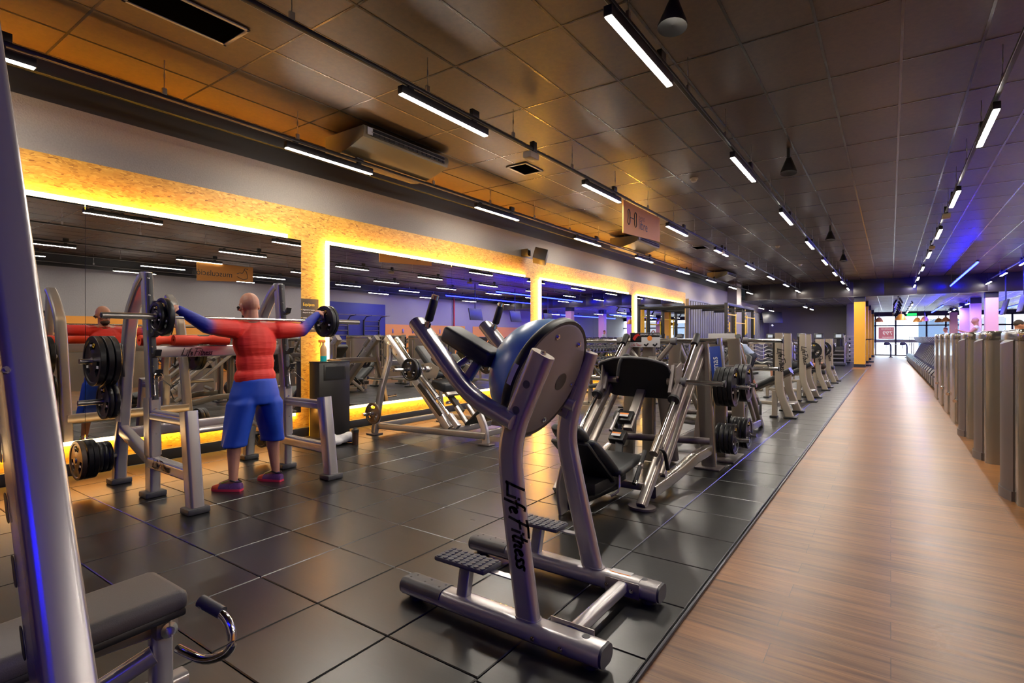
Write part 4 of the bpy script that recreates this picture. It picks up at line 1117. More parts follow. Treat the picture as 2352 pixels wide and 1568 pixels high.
obj('neckline', G().tube([Vector((-4.895,2.712,1.528))+Vector((.064*math.cos(a),.068*math.sin(a),.014*math.cos(a))) for a in [2*PI*i/20 for i in range(21)]], circ(.006,6), cap=False), SHIRT, man)

# other people ---------------------------------------------------------
def standing(x, y, f, h=1.75, **kw):
    f = Vector(f).normalized(); up = Vector((0,0,1)); rt = f.cross(up); s = h/1.75
    P = lambda a, b, c: Vector((x,y,0)) + rt*a*s + f*b*s + up*c*s
    J = dict(pelvis=P(0,0,.95), chest=P(0,.0,1.29), neck=P(0,.0,1.47), head=P(0,.03,1.625), shL=P(-.185,0,1.41), elL=P(-.25,-.02,1.13), wrL=P(-.25,.12,.93), shR=P(.185,0,1.41), elR=P(.25,-.02,1.13), wrR=P(.25,.12,.93),
        hipL=P(-.09,0,.90), knL=P(-.10,.03,.49), anL=P(-.11,-.02,.09), toL=P(-.12,.14,.035), hipR=P(.09,0,.90), knR=P(.10,.03,.49), anR=P(.11,-.02,.09), toR=P(.12,.14,.035))
    return J, s
J, s = standing(2.3, 16.2, (1,.1,0), 1.78)
person('man in grey tank top among the machines, seen in the second mirror', J, (1,.1,0), s, skin=SKIN2, shirt=GREYC, shorts=NAVY, sleeve='none', hair=HAIR, vox=.018)
J, s = standing(2.35, 23.75, (-1,.15,0), 1.86)
for kk in J: J[kk] = J[kk] + Vector((0,0,.215))
J['elL'] += Vector((-.2,0,.1)); J['wrL'] = J['elL']+Vector((-.24,0,.1)); J['elR'] += Vector((-.2,0,.1)); J['wrR'] = J['elR']+Vector((-.24,0,.1))
person('bald man in a pale vest lit purple, walking on the treadmills', J, (-1,.15,0), s, skin=SKIN2, shirt=WHITEC, shorts=DARKC, sleeve='none', vox=.018)
J, s = standing(2.15, 32.75, (-1,-.1,0), 1.66)
for kk in J: J[kk] = J[kk] + Vector((0,0,.215))
person('red haired person in white standing beyond the treadmills', J, (-1,-.1,0), s, skin=SKIN2, shirt=WHITEC, shorts=DARKC, leg='long', sleeve='short', hair=mat('reddish_hair', (.12,.03,.015), .6), vox=.02)
# man bending over a bench in front of the frame with straps
x, y = -3.28, 16.0
J = dict(pelvis=(x+.14,y+.06,.86), chest=(x-.13,y,1.17), neck=(x-.30,y-.02,1.32), head=(x-.44,y-.03,1.42), shL=(x-.20,y-.18,1.23), elL=(x-.32,y-.20,.93), wrL=(x-.45,y-.14,.74), shR=(x-.20,y+.18,1.23), elR=(x-.32,y+.2,.93), wrR=(x-.48,y+.16,.74),
    hipL=(x+.12,y-.06,.84), knL=(x-.02,y-.10,.45), anL=(x+.18,y-.12,.09), toL=(x+.04,y-.13,.035), hipR=(x+.12,y+.15,.84), knR=(x-.02,y+.18,.45), anR=(x+.18,y+.2,.09), toR=(x+.04,y+.2,.035))
person('man in pale blue shirt and black shorts bending forward before the corrugated wall', J, (-.5,0,-.86), 1, skin=SKIN2, shirt=LBLUE, shorts=DARKC, hair=HAIR, vox=.014, gaze=(-.9,0,-.35))
# two people lying back on the benches
def lying(x, y, z, lab, sc=1.0):
    J = dict(pelvis=(x-.32,y,z+.12), chest=(x+.05,y,z+.14), neck=(x+.26,y,z+.14), head=(x+.41,y,z+.15), shL=(x+.18,y-.18,z+.13), elL=(x+.22,y-.40,z+.12), wrL=(x+.22,y-.42,z+.38), shR=(x+.18,y+.18,z+.13), elR=(x+.22,y+.40,z+.12), wrR=(x+.22,y+.42,z+.38),
        hipL=(x-.34,y-.10,z+.10), knL=(x-.74,y-.2,z+.08), anL=(x-.76,y-.24,.09), toL=(x-.90,y-.26,.035), hipR=(x-.34,y+.10,z+.10), knR=(x-.74,y+.2,z+.08), anR=(x-.76,y+.24,.09), toR=(x-.90,y+.26,.035))
    person(lab, J, (0,0,1), sc, skin=SKIN2, shirt=DARKC, shorts=DARKC, hair=HAIR, vox=.016, up=(1,0,0), gaze=(0,0,1))
lying(-1.95, 16.65, .48, 'person in dark clothes lying on the third bench station')
# ================================================================== linear leg press
LPX, LPY = -2.03, 4.9
DSIL = SILVERD
def leg_press():
    ox, oy = LPX, LPY
    t = thing('leg_press', 'leg press with black foot plate, black seat and placard, behind the knee raise station', 'gym machine', (ox, oy, 0))
    for x, sg in ((-1.64, 1), (-2.42, -1)):
        fp = obj('front_foot', G().tube([(x,4.15,.002),(x,4.15,.022)], rrect(.22,.17,.085,6), (0,1,0)), TAUPED, t) if sg > 0 else None
        obj('front_rail', G().tube([(x,4.13,.02),(x,5.74,1.30)], rrect(.075,.085,.018,3)), DSIL, t)
        obj('guide_rod', G().tube([(x,4.44,.42),(x,5.64,1.375)], circ(.021,14)), CHROME, t)
        obj('rod_bracket', G().tube([(x,4.41,.395),(x,4.56,.515)], circ(.038,14)), TAUPE, t)
        obj('rod_bracket', G().tube([(x,5.56,1.31),(x,5.67,1.40)], circ(.036,14)), BLACKP, t)
        obj('lower_rail', G().tube([(x,4.62,.17),(x,5.86,1.19)], rrect(.05,.06,.012,3)), DSIL, t)
        obj('rear_upright', G().tube([(x+.07*sg,5.86,.02),(x-.015*sg,5.84,1.36)], rrect(.075,.15,.015,3), (1,0,0)), TAUPE, t)
        obj('rear_foot', G().box(x-.06,x+.2*1 if sg>0 else x+.06,5.74,5.98,.0,.022,.008), TAUPED, t)
        P = fillet([(x,4.35,.09),(x+.015*sg,4.98,.12),(x+.06*sg,5.35,.20),(x+.075*sg,5.84,.20)], .12, 5)
        obj('base_beam', G().tube(P, rrect(.085,.11,.022,4)), TAUPE, t)
        b = obj('carriage_bearing', G().tube([(x,4.93,.81),(x,5.06,.915)], circ(.044,14)), TAUPED, t)
        obj('bearing_ring', G().tube([(x,4.915,.80),(x,4.935,.815)], circ(.055,16)), BLACKP, b)
        obj('carriage_plate', G().prism([(0,0),(.30,.06),(.18,.34),(.05,.30)], (x-.01*sg,4.96,.80), (0,1,0), (0,0,1), .012), DSIL, t)
        obj('weight_horn', G().cyl((x+sg*.03,5.13,.955),(x+sg*.40,5.13,.955),.025,n=16), CHROME, t)
        obj('horn_collar', G().cyl((x-sg*.13,5.13,.955),(x-sg*.02,5.13,.955),.036,n=16), BEIGE, t)
        obj('horn_collar', G().cyl((x-sg*.02,5.13,.955),(x+sg*.05,5.13,.955),.044,n=16), GREYP, t)
        obj('horn_tip', G().cyl((x+sg*.395,5.13,.955),(x+sg*.41,5.13,.955),.033,n=14), BLACKP, t)
    # crossbar with horns
    zc = 1.34; yc = 5.74
    obj('crossbar', G().tube([(-2.46,yc,zc),(-1.94,yc,zc)], circ(.030,16)), TAUPE, t)
    for s_, a, b in ((1,-1.94,-1.47),(-1,-2.50,-2.95)):
        obj('weight_horn', G().cyl((a,yc,zc),(b,yc,zc),.024,n=16), CHROME, t)
        obj('horn_collar', G().cyl((a,yc,zc),(a+s_*.06,yc,zc),.042,n=16), GREYP, t)
        obj('horn_tip', G().cyl((b,yc,zc),(b+s_*.015,yc,zc),.033,n=14), BLACKP, t)
    obj('centre_post', G().tube([(-2.20,yc+.03,.02),(-2.20,yc+.03,1.30)], rrect(.13,.10,.02,3), (0,1,0)), TAUPE, t)
    obj('centre_post', G().tube([(-1.98,yc+.16,.02),(-2.10,yc+.09,1.10)], rrect(.13,.10,.02,3), (0,1,0)), TAUPED, t)
    for xa, xb in ((-2.47,-2.24),(-1.93,-2.16)): obj('diagonal_brace', G().tube([(xa,yc,1.31),(xb,yc,1.03)], rrect(.05,.06,.012,3), (0,1,0)), DSIL, t)
    obj('rear_crossmember', G().tube([(-2.42,5.86,.98),(-1.64,5.86,.98)], rrect(.09,.09,.012,3)), TAUPED, t)
    obj('front_crossmember', G().tube([(-2.42,4.42,.10),(-1.64,4.42,.10)], rrect(.06,.06,.012,3)), DSIL, t)
    obj('low_crossmember', G().tube([(-2.42,5.3,.34),(-1.5,5.6,.33)], circ(.035,12)), TAUPED, t)
    # placard
    pl = obj('placard', G().box(-2.385,-2.045,yc-.052,yc-.046,1.275,1.435,.0015), mat('placard_white', (.62,.6,.58), .4) if 'placard_white' not in bpy.data.materials else bpy.data.materials['placard_white'], t, 'white and black instruction placard')
    g = G().box(-2.384,-2.255,yc-.0535,yc-.052,1.33,1.434); g.box(-2.255,-2.046,yc-.0535,yc-.052,1.385,1.434); obj('black_panel', g, BLACKT, pl, smooth=0)
    g = G().prism([(0,0),(.03,.045),(.07,.06),(.095,.03),(.07,.035),(.045,.01),(.03,-.02)], (-2.36,yc-.054,1.365), (1,0,0), (0,0,1), -.0008); obj('red_arrow', g, REDP, pl, smooth=0)
    g = G().lathe([(0,0),(.028,0)], (-2.16,yc-.0545,1.372), (0,-1,0), 18); obj('round_mark', g, ORANGE, pl, smooth=0)
    for xx in (-2.20,-2.10): obj('figure_drawing', G().prism([(-.03,-.012),(0,-.03),(.03,.0),(.02,.012),(0,-.01),(-.02,.004)], (xx,yc-.0538,1.31), (1,0,0), (0,0,1), -.0006), BLACKT, pl, smooth=0)
    text('lettering', 'LINEAR LEG PRESS', WHITE, (-2.05,yc-.0545,1.405), (1,0,0), (0,0,1), .027, pl, 'RIGHT')
    script(pl, (-2.375,yc-.053,1.287), (1,0,0), (0,0,1), .03, REDP)
    # foot plate square to the rails
    dn = Vector((0,-.78,-.63)); upv = Vector((0,-.63,.78)); c = Vector((-2.09,5.13,.965))
    xs_ = [(a*1.06, b_*1.26) for a, b_ in [(-.30,-.19),(-.20,-.20),(.28,-.20),(.345,-.15),(.335,.13),(.30,.165),(.16,.205),(0,.215),(-.16,.205),(-.31,.16),(-.345,.13),(-.335,-.14)]]
    fpl = obj('foot_plate', G().prism(xs_, c, (1,0,0), upv, -.03), mat('black_tread', (.008,.008,.009), .65) if 'black_tread' not in bpy.data.materials else bpy.data.materials['black_tread'], t, 'black textured foot plate')
    rim = [c + Vector((a,0,0)) + upv*b + Vector((0,.012,.01)) for a, b in xs_+[xs_[0]]]
    obj('plate_edge', G().tube(rim, circ(.013,8), cap=False), GREYP, fpl)
    g = G(); nn = Vector((1,0,0)).cross(upv)
    for i in range(22):
        for j in range(13):
            a, b = -.315+.03*i, -.225+.0375*j
            if abs(a) > .29 and b > .17: continue
            p = c+Vector((a,0,0))+upv*b-nn*.0305
            g.prism([(-.010,-.010),(.010,-.010),(.010,.010),(-.010,.010)], p, (1,0,0), upv, -.0018)
    gd = obj('tread_grip', g, RUBBER, fpl, smooth=0); gd['kind'] = 'stuff'
    q = c - nn*.031
    obj('tread_ring', G().tube([q+(Vector((1,0,0))*math.cos(a)+upv*math.sin(a))*.085 for a in [2*PI*i/24 for i in range(25)]], circ(.004,6), cap=False), RUBBER, fpl)
    h0 = c+upv*.235+Vector((-.06,.06,0))
    obj('pull_handle', G().tube(fillet([h0+Vector((.03,.05,.02)), h0+Vector((.0,-.02,.07)), h0+Vector((-.04,-.09,.0)), h0+Vector((-.055,-.10,-.15))], .05, 5), circ(.017,12)), RUBBER, t)
    hh = h0+Vector((-.055,-.10,-.15)); obj('handle_cap', G().cyl(hh, hh+Vector((0,0,-.018)), .014, n=12), CHROME, t)
    obj('carriage_beam', G().tube([c+Vector((0,.10,.20)), c+Vector((-.0,.26,-.16))], rrect(.12,.07,.012,3)), DSIL, t)
    for x in (-1.72,-2.40): obj('carriage_arm', G().tube([(x,5.16,1.10),(x+.02,5.0,.85)], rrect(.04,.06,.01,3)), TAUPED, t)
    obj('carriage_crossmember', G().tube([(-2.42,5.26,.90),(-1.64,5.26,.90)], rrect(.06,.06,.012,3)), TAUPED, t)
    # stop mechanism in the middle
    obj('stop_beam', G().tube([(-2.02,4.52,.10),(-2.10,4.75,.42)], rrect(.07,.08,.01,3)), BLACKP, t)
    for i, (yy, zz) in enumerate(((4.74,.44),(4.92,.60))):
        s_ = obj('stop_block', G().obox((-2.11,yy,zz), (.15,.13,.07), (38,0,0), .008), BLACKM, t)
        obj('warning_sticker', G().obox((-2.11,yy-.045,zz+.036), (.09,.045,.002), (38,0,0)), STICK, s_, 'white and orange warning sticker', smooth=0)
        obj('warning_sticker', G().obox((-2.11,yy-.035,zz+.044), (.09,.018,.003), (38,0,0)), ORANGE, s_, 'orange warning band', smooth=0)
    obj('stop_lever', G().cyl((-2.17,4.70,.50),(-2.17,4.88,.64),.018,n=12), STEEL, t)
    obj('stop_ladder', G().tube([(-2.06,4.85,.50),(-2.09,5.6,1.16)], rrect(.09,.05,.008,3)), DSIL, t)
    # seat, backrest, headrest
    st = obj('seat', G().obox((-1.97,4.23,.315), (.44,.46,.075), (6,0,0), .034, 3), VINYL, t, 'black seat')
    bb = Vector((0,-.79,.613)); 
    def padp(c0, w0, w1, L, th, nm, lab):
        g = G(); n_ = Vector((0,.613,.79)); rings = []
        for u in (0,.04,.15,.4,.7,.9,.97,1):
            w = w0+(w1-w0)*u; e = 1 if .1 < u < .9 else (.80 if u in (0,1) else .95)
            k = th*(1 if .04 < u < .97 else .55)
            sec = [(-w/2*e,-k/2),(w/2*e,-k/2),(w/2*e,k*.35),(w*.36*e,k*.62),(w*.18*e,k*.40),(0,k*.34),(-w*.18*e,k*.40),(-w*.36*e,k*.62),(-w/2*e,k*.35)]
            rings.append([Vector(c0)+bb*L*u+Vector((a,0,0))+n_*b for a, b in sec])
        m_ = len(rings[0]); vs = [p for r in rings for p in r]
        fs = [(i*m_+j, i*m_+(j+1) % m_, (i+1)*m_+(j+1) % m_, (i+1)*m_+j) for i in range(len(rings)-1) for j in range(m_)]
        fs += [tuple(range(m_)), tuple((len(rings)-1)*m_+j for j in range(m_))]
        g.add(vs, fs); return obj(nm, g, VINYL, t, lab, mods=(('SUBSURF', dict(levels=1, render_levels=2)),))
    padp((-1.99,4.06,.27), .44, .38, .52, .10, 'backrest', 'black ribbed backrest')
    padp((-1.99,3.64,.60), .30, .26, .17, .09, 'headrest', 'black headrest')
    obj('back_shell', G().obox((-1.99,3.82,.40), (.32,.62,.03), (-38,0,0), .01), BLACKP, t)
    obj('seat_carriage', G().box(-2.1,-1.86,3.75,4.35,.16,.25,.01), BLACKM, t)
    obj('seat_lever', G().tube(fillet([(-1.78,4.02,.30),(-1.76,3.98,.16),(-1.82,3.95,.12)],.04,3), circ(.01,8)), SILVERD, t)
    obj('front_plate', G().tube(fillet([(-2.10,3.70,.01),(-2.12,3.68,.2),(-2.10,3.72,.36)],.1,4), rrect(.03,.16,.012,3), (0,1,0)), DSIL, t)
    obj('floor_tube', G().tube([(-2.08,3.74,.05),(-1.99,4.45,.07)], circ(.035,12)), BLACKM, t)
    for x, sg in ((-1.64,1),(-2.42,-1)):
        obj('hand_grip', G().tube([(x-.06*sg,4.15,.20),(x-.06*sg,4.37,.42)], circ(.019,12)), RUBBER, t)
        for q in ((4.14,.19),(4.26,.31)): obj('grip_collar', G().tube([(x-.06*sg,q[0],q[1]),(x-.06*sg,q[0]+.018,q[1]+.018)], circ(.022,12)), CHROME, t)
        obj('release_lever', G().tube(fillet([(x+.0*sg,4.42,.44),(x+.06*sg,4.50,.42),(x+.07*sg,4.56,.24)],.06,5), rrect(.035,.018,.006,3)), BLACKP, t)
    return t
lp = leg_press()
plate(.125, .05, (-2.62, 5.92, .42), (1,0,0), 'black plate leaning on the left rear post of the leg press', 'plates on the leg press')
lp2 = dup(lp, (-2.03, 8.25, 0), 'second leg press turned the other way, behind the plate tree with the blue sign', None, PI)

# ================================================================== plate tree with blue sign
tx, ty = -1.60, 6.45
t = thing('plate_tree', 'plate tree with a blue sign, loaded with black plates, behind the leg press', 'plate tree', (tx, ty, 0))
obj('post', G().tube([(tx,ty,.02),(tx,ty,.75),(tx-.06,ty,1.37)], rrect(.13,.11,.02,4), (0,1,0)), TAUPE, t)
obj('foot', G().box(tx-.18,tx+.2,ty-.26,ty+.26,0,.022,.008), TAUPED, t)
sg_ = obj('sign_panel', G().obox((tx-.035,ty-.06,1.07), (.12,.008,.42), (0,-6,0), .002), mat('blue_sign', (.012,.045,.30), .5), t, 'blue sign reading piernas')
text('lettering', 'Piernas', WHITE, (tx+.005,ty-.0655,.875), (-.1,0,1), (-1,0,-.1), .10, sg_)
for dy in (-.25, .12):
    for z in (.84, .27): obj('plate_peg', G().cyl((tx-.05,ty+dy,z),(tx+.36,ty+dy,z),.024,n=14), CHROME, t)
    obj('peg_arm', G().bar((tx-.03,ty+dy,.84),(tx-.03,ty,.84),.06,.06), TAUPED, t); obj('peg_arm', G().bar((tx-.03,ty+dy,.27),(tx-.03,ty,.27),.06,.06), TAUPED, t)
gp = 'plates on the plate tree'
for dy, z, R, n, w in ((-.25,.84,.215,4,'front top peg'),(.12,.86,.215,3,'rear top peg'),(-.25,.27,.165,4,'front low peg'),(.12,.29,.175,4,'rear low peg')):
    for i in range(n):
        plate(R, .043, (tx+.20-.05*i+(.06 if dy > 0 else 0), ty+dy, z-.0), (1,0,0), ('outermost black plate on the %s of the plate tree' if i == 0 else 'inner black plate on the %s of the plate tree') % w, gp)

# ================================================================== sled machine in front of the mirror
def sled():
    cy = 5.88
    t = thing('sled_press', 'dark silver inclined sled machine with black pads before the second mirror', 'gym machine', (-5.3, cy, 0))
    D = DSIL
    for s_ in (-1, 1):
        y1, y2 = cy+s_*.72, cy+s_*.40
        p = obj('rear_post', G().tube(fillet([(-6.04,y1,.02),(-6.04,cy+s_*.60,.62),(-6.05,cy+s_*.43,1.07),(-6.05,cy+s_*.43,1.27)], .06, 4), rrect(.075,.085,.014,3), (1,0,0)), D, t)
        obj('foot', G().box(-6.12,-5.94,y1-.09,y1+.07,0,.02,.005), TAUPED, t)
        obj('warning_label', G().box(-6.03,-6.0,cy+s_*.43-.032,cy+s_*.43-.029,1.02,1.22), STICK, p, 'white label', smooth=0)
        r = obj('incline_rail', G().tube([(-6.14,y2,1.38),(-4.90,y2,.14)], rrect(.085,.115,.014,3)), SILVER if s_ < 0 else D, t)
        for k in (.06,.12,.2): obj('bolt', bolt(G(), (-6.14+1.24*k,y2-.037,1.38-1.24*k), (0,-1,0), .014), CHROME, r)
        obj('guide_rod', G().tube([(-5.93,y2+.02*s_,1.36),(-4.82,y2+.02*s_,.26)], circ(.024,12)), CHROME, t)
        obj('rod_block', G().tube([(-5.95,y2,1.37),(-5.80,y2,1.23)], rrect(.06,.06,.01,3)), D, t)
        obj('rod_block', G().tube([(-4.90,y2,.33),(-4.74,y2,.18)], rrect(.075,.08,.012,3)), SILVER, t)
        obj('slide_bearing', G().tube([(-5.48,y2+.02*s_,.915),(-5.10,y2+.02*s_,.54)], circ(.042,14)), STEEL, t)
        obj('weight_horn', G().cyl((-5.25,cy+s_*.40,.94),(-5.25,cy+s_*1.08,.96),.024,n=14), CHROME, t)
        obj('horn_collar', G().cyl((-5.25,cy+s_*.45,.94),(-5.25,cy+s_*.52,.942),.042,n=14), STEEL, t)
        obj('stop_rack', G().tube([(-5.42,y2+.06*s_,.72),(-5.0,y2+.06*s_,.33)], rrect(.03,.06,.006,2)), BLACKM, t)
        obj('base_rail', G().tube([(-6.02,cy+s_*.68,.115),(-4.25,cy+s_*.43,.115)], rrect(.06,.08,.012,3)), D, t)
        obj('front_post', G().tube(fillet([(-4.25,cy+s_*.43,.02),(-4.27,cy+s_*.42,.20),(-4.38,cy+s_*.40,.38)], .1, 4), rrect(.10,.05,.012,3), (0,1,0)), SILVER, t)
        obj('foot', G().box(-4.34,-4.15,cy+s_*.43-.06,cy+s_*.43+.06,0,.018,.005), TAUPED, t)
        obj('carriage_side', G().prism([(-.10,-.14),(.12,-.12),(.20,.02),(.02,.10),(-.10,.08)], (-5.33,cy+s_*.33,.93), (1,0,0), (0,0,1), .012), BEIGE, t)
        obj('shoulder_pad', G().obox((-5.28,cy+s_*.19,1.02), (.26,.14,.11), (0,45,0), .03, 3), VINYL, t)
        obj('low_peg', G().cyl((-5.96,cy+s_*.72,.31),(-5.96,cy+s_*1.0,.315),.024,n=14), CHROME, t)
        obj('high_peg', G().cyl((-6.04,cy+s_*.58,.77),(-6.04,cy+s_*.84,.81),.022,n=14), CHROME, t)
    obj('cross_tube', G().tube([(-6.05,cy-.45,1.0),(-6.05,cy+.45,1.0)], rrect(.06,.09,.012,3)), D, t)
    obj('cross_tube', G().tube([(-4.84,cy-.42,.12),(-4.84,cy+.42,.12)], rrect(.06,.08,.012,3)), D, t)
    obj('cross_tube', G().tube([(-4.30,cy-.42,.13),(-4.30,cy+.42,.13)], rrect(.05,.08,.012,3)), D, t)
    obj('cross_tube', G().tube([(-6.02,cy-.66,.115),(-6.02,cy+.66,.115)], rrect(.06,.08,.012,3)), D, t)
    obj('back_pad', G().obox((-5.52,cy-.06,1.03), (.60,.34,.09), (0,45,0), .03, 3), VINYL, t)
    obj('seat_pad', G().obox((-5.28,cy-.05,.69), (.28,.36,.13), (0,12,0), .035, 3), VINYL, t)
    obj('seat_bracket', G().obox((-5.22,cy-.02,.62), (.20,.30,.05), (0,45,0), .006), SILVERD, t)
    obj('carriage_beam', G().tube([(-5.52,cy,.80),(-5.02,cy,.32)], rrect(.10,.05,.008,3)), BLACKM, t)
    for s_ in (-.12,.12): obj('shock_absorber', G().tube([(-5.02,cy+s_,.40),(-4.80,cy+s_,.16)], circ(.035,12)), STEEL, t)
    obj('foot_platform', G().obox((-4.55,cy,.34), (.42,.62,.03), (0,-42,0), .008), BLACKP, t)
    return t
sled()
for y, R in ((4.80+.29,.15),(5.14,.15)): plate(R, .04, (-5.25, y-.0, .952), (0,-1,0), 'black plate on the weight horn of the sled machine, %s' % ('outer one' if y < 5.1 else 'inner one'), 'plates on the sled machine')
plate(.15, .03, (-5.96, 5.06, .313), (0,-1,0), 'bronze lit plate on the low front peg of the sled machine', None, light=True)
plate(.15, .04, (-5.25, 6.75, .955), (0,1,0), 'black plate on the far weight horn of the sled machine', 'plates on the sled machine')

# ================================================================== bench stations by the walkway
def bench(tall, flat):
    t = thing('bench_press_station', '', 'weight bench', (0,0,0), 'bench press stations along the walkway'); h = 1.45 if tall else 1.33
    for s_ in (-1, 1):
        y = s_*.48
        P = fillet([(.17,y,.02),(0,y,.46),(0,y,h)], .16, 6)
        u = obj('upright', G().tube(P, rrect(.09,.125,.02,4), (1,0,0)), BEIGE, t)
        obj('end_cap', G().tube([(0,y,h),(0,y,h+.012)], rrect(.085,.12,.02,4), (1,0,0)), SILVER, u)
        obj('foot', G().box(.08,.28,y-.09,y+.09,0,.03,.006), BLACKP, t)
        obj('rear_leg', G().tube([(-.07,y,.02),(-.065,y,.46)], rrect(.04,.09,.012,3), (1,0,0)), BEIGE, t); obj('rear_foot', G().box(-.14,-.02,y-.07,y+.07,0,.028,.006), BLACKP, t)
        obj('hook_rail', G().tube([(-.075,y,.72),(-.075,y,h-.05)], rrect(.05,.035,.008,3), (0,1,0)), BLACKM, t)
        for z in (.84,1.02,1.2,h-.16):
            obj('bar_hook', G().prism([(0,0),(-.085,.02),(-.095,.075),(-.08,.08),(-.05,.035),(0,.05)], (-.09,y+.022,z), (1,0,0), (0,0,1), .044), CHROME, t)
        if s_ < 0: script(u, (-.02,y-.0635,h-.26), (.14,0,-1), (1,0,.14), .10, BLACKT, w=.13)
    obj('cross_beam', G().tube([(-.02,-.48,.22),(-.02,.48,.22)], rrect(.06,.07,.012,3)), SILVER, t)
    if flat: a, b = Vector((-.95,0,.44)), Vector((.13,0,.46))
    else: a, b = Vector((-.74,0,.32)), Vector((.12,0,.80))
    d = (b-a).normalized(); nn = d.cross(Vector((0,1,0))); nn = nn if nn.z > 0 else -nn
    obj('bench_pad', G().tube([a, b], rrect(.31,.095,.035,4)), VINYL, t, 'black padded bench')
    obj('pad_frame', G().tube([a-nn*.055-d*.08, b-nn*.055], rrect(.06,.05,.01,3)), BEIGE, t)
    obj('front_leg', G().tube([(a.x-.04,0,.02),(a.x-.04,0,a.z-.04)], rrect(.06,.06,.012,3), (0,1,0)), BEIGE, t)
    obj('front_foot', G().box(a.x-.1,a.x+.02,-.18,.18,0,.03,.006), BLACKP, t)
    obj('base_tube', G().tube([(a.x-.02,0,.19),(-.02,0,.19)], rrect(.05,.06,.012,3)), BEIGE, t)
    obj('spotter_step', G().box(.02,.2,-.2,.2,.2,.225,.006), SILVER, t)
    if flat: obj('pad_support', G().tube([(.06,0,.05),(.06,0,.41)], rrect(.06,.06,.012,3), (0,1,0)), BEIGE, t)
    return t
b1 = bench(True, False); b1.location = (-1.58, 10.74, 0); b1['label'] = 'champagne silver decline bench station nearest the camera along the walkway'
dup(b1, (-1.56, 13.62, 0), 'champagne silver decline bench station second along the walkway')
b2 = bench(False, True); b2.location = (-1.56, 16.65, 0); b2['label'] = 'lower flat bench station third along the walkway, with a plate on its bar'
dup(b2, (-1.56, 19.35, 0), 'lower flat bench station farthest along the walkway'); dup(b2, (-3.9, 14.2, 0), 'flat bench station standing out in the middle of the mat', None, PI)
dup(b1, (-4.1, 10.4, 0), 'decline bench station out in the middle of the mat', None, PI); dup(b2, (-4.3, 21.4, 0), 'flat bench station far out on the mat by the strap frame', None, PI)
# barbells on the flat benches
def simple_bar(x, y, z, lab, L=1.1):
    t = thing('barbell', lab, 'barbell', (x,y,z), 'barbells on the benches')
    obj('bar', G().cyl((x,y-.66,z),(x,y+.66,z),.014,n=10), CHROME, t)
    for s_ in (-1,1): obj('sleeve', G().cyl((x,y+s_*.66,z),(x,y+s_*1.08,z),.025,n=12), STEEL, t)
simple_bar(-1.66, 16.65, 1.045, 'loaded barbell racked on the third bench station')
simple_bar(-1.66, 19.35, 1.045, 'loaded barbell racked on the farthest bench station')
for y in (16.65, 19.35):
    for s_ in (-1, 1): plate(.215, .05, (-1.66, y+s_*.72, 1.045), (0,s_,0), 'black plate on the %s end of the barbell at the %s flat bench' % ('near' if s_ < 0 else 'far', 'third' if y < 18 else 'farthest'), 'plates on the bench barbells')

# adjustable benches among the free weights
def adj_bench():
    t = thing('adjustable_bench', '', 'weight bench', (0,0,0), 'adjustable benches on the mat')
    obj('seat', G().obox((.30,0,.44),(.34,.30,.07),(0,-8,0),.025), VINYL, t)
    obj('backrest', G().obox((-.12,0,.75),(.08,.28,.80),(0,-28,0),.025), VINYL, t)
    obj('frame', G().tube([(-.5,0,.06),(.5,0,.10)], rrect(.06,.07,.012,3)), BEIGE, t)
    obj('post', G().tube([(.1,0,.08),(.12,0,.42)], rrect(.06,.06,.012,3),(0,1,0)), BEIGE, t)
    obj('strut', G().tube([(-.38,0,.08),(-.16,0,.66)], rrect(.04,.05,.01,3),(0,1,0)), SILVER, t)
    for x in (-.5,.48): obj('foot_bar', G().box(x-.04,x+.04,-.28,.28,0,.07,.012), BEIGE, t)
    return t
ab = adj_bench(); ab.location = (-3.1, 13.1, 0); ab['label'] = 'adjustable bench with upright black backrest left of the bench stations'
for x, y, r, l in ((-3.3,15.1,.5,'adjustable bench under the man who bends forward'),(-5.0,9.6,.2,'adjustable bench in front of the second mirror'),(-5.0,12.0,1.0,'adjustable bench in front of the dumbbell rack'),(-5.1,16.2,.8,'adjustable bench near the far dumbbell rack'),(-2.9,11.3,2.6,'adjustable bench behind the turned leg press')):
    dup(ab, (x, y, 0), l, None, r)
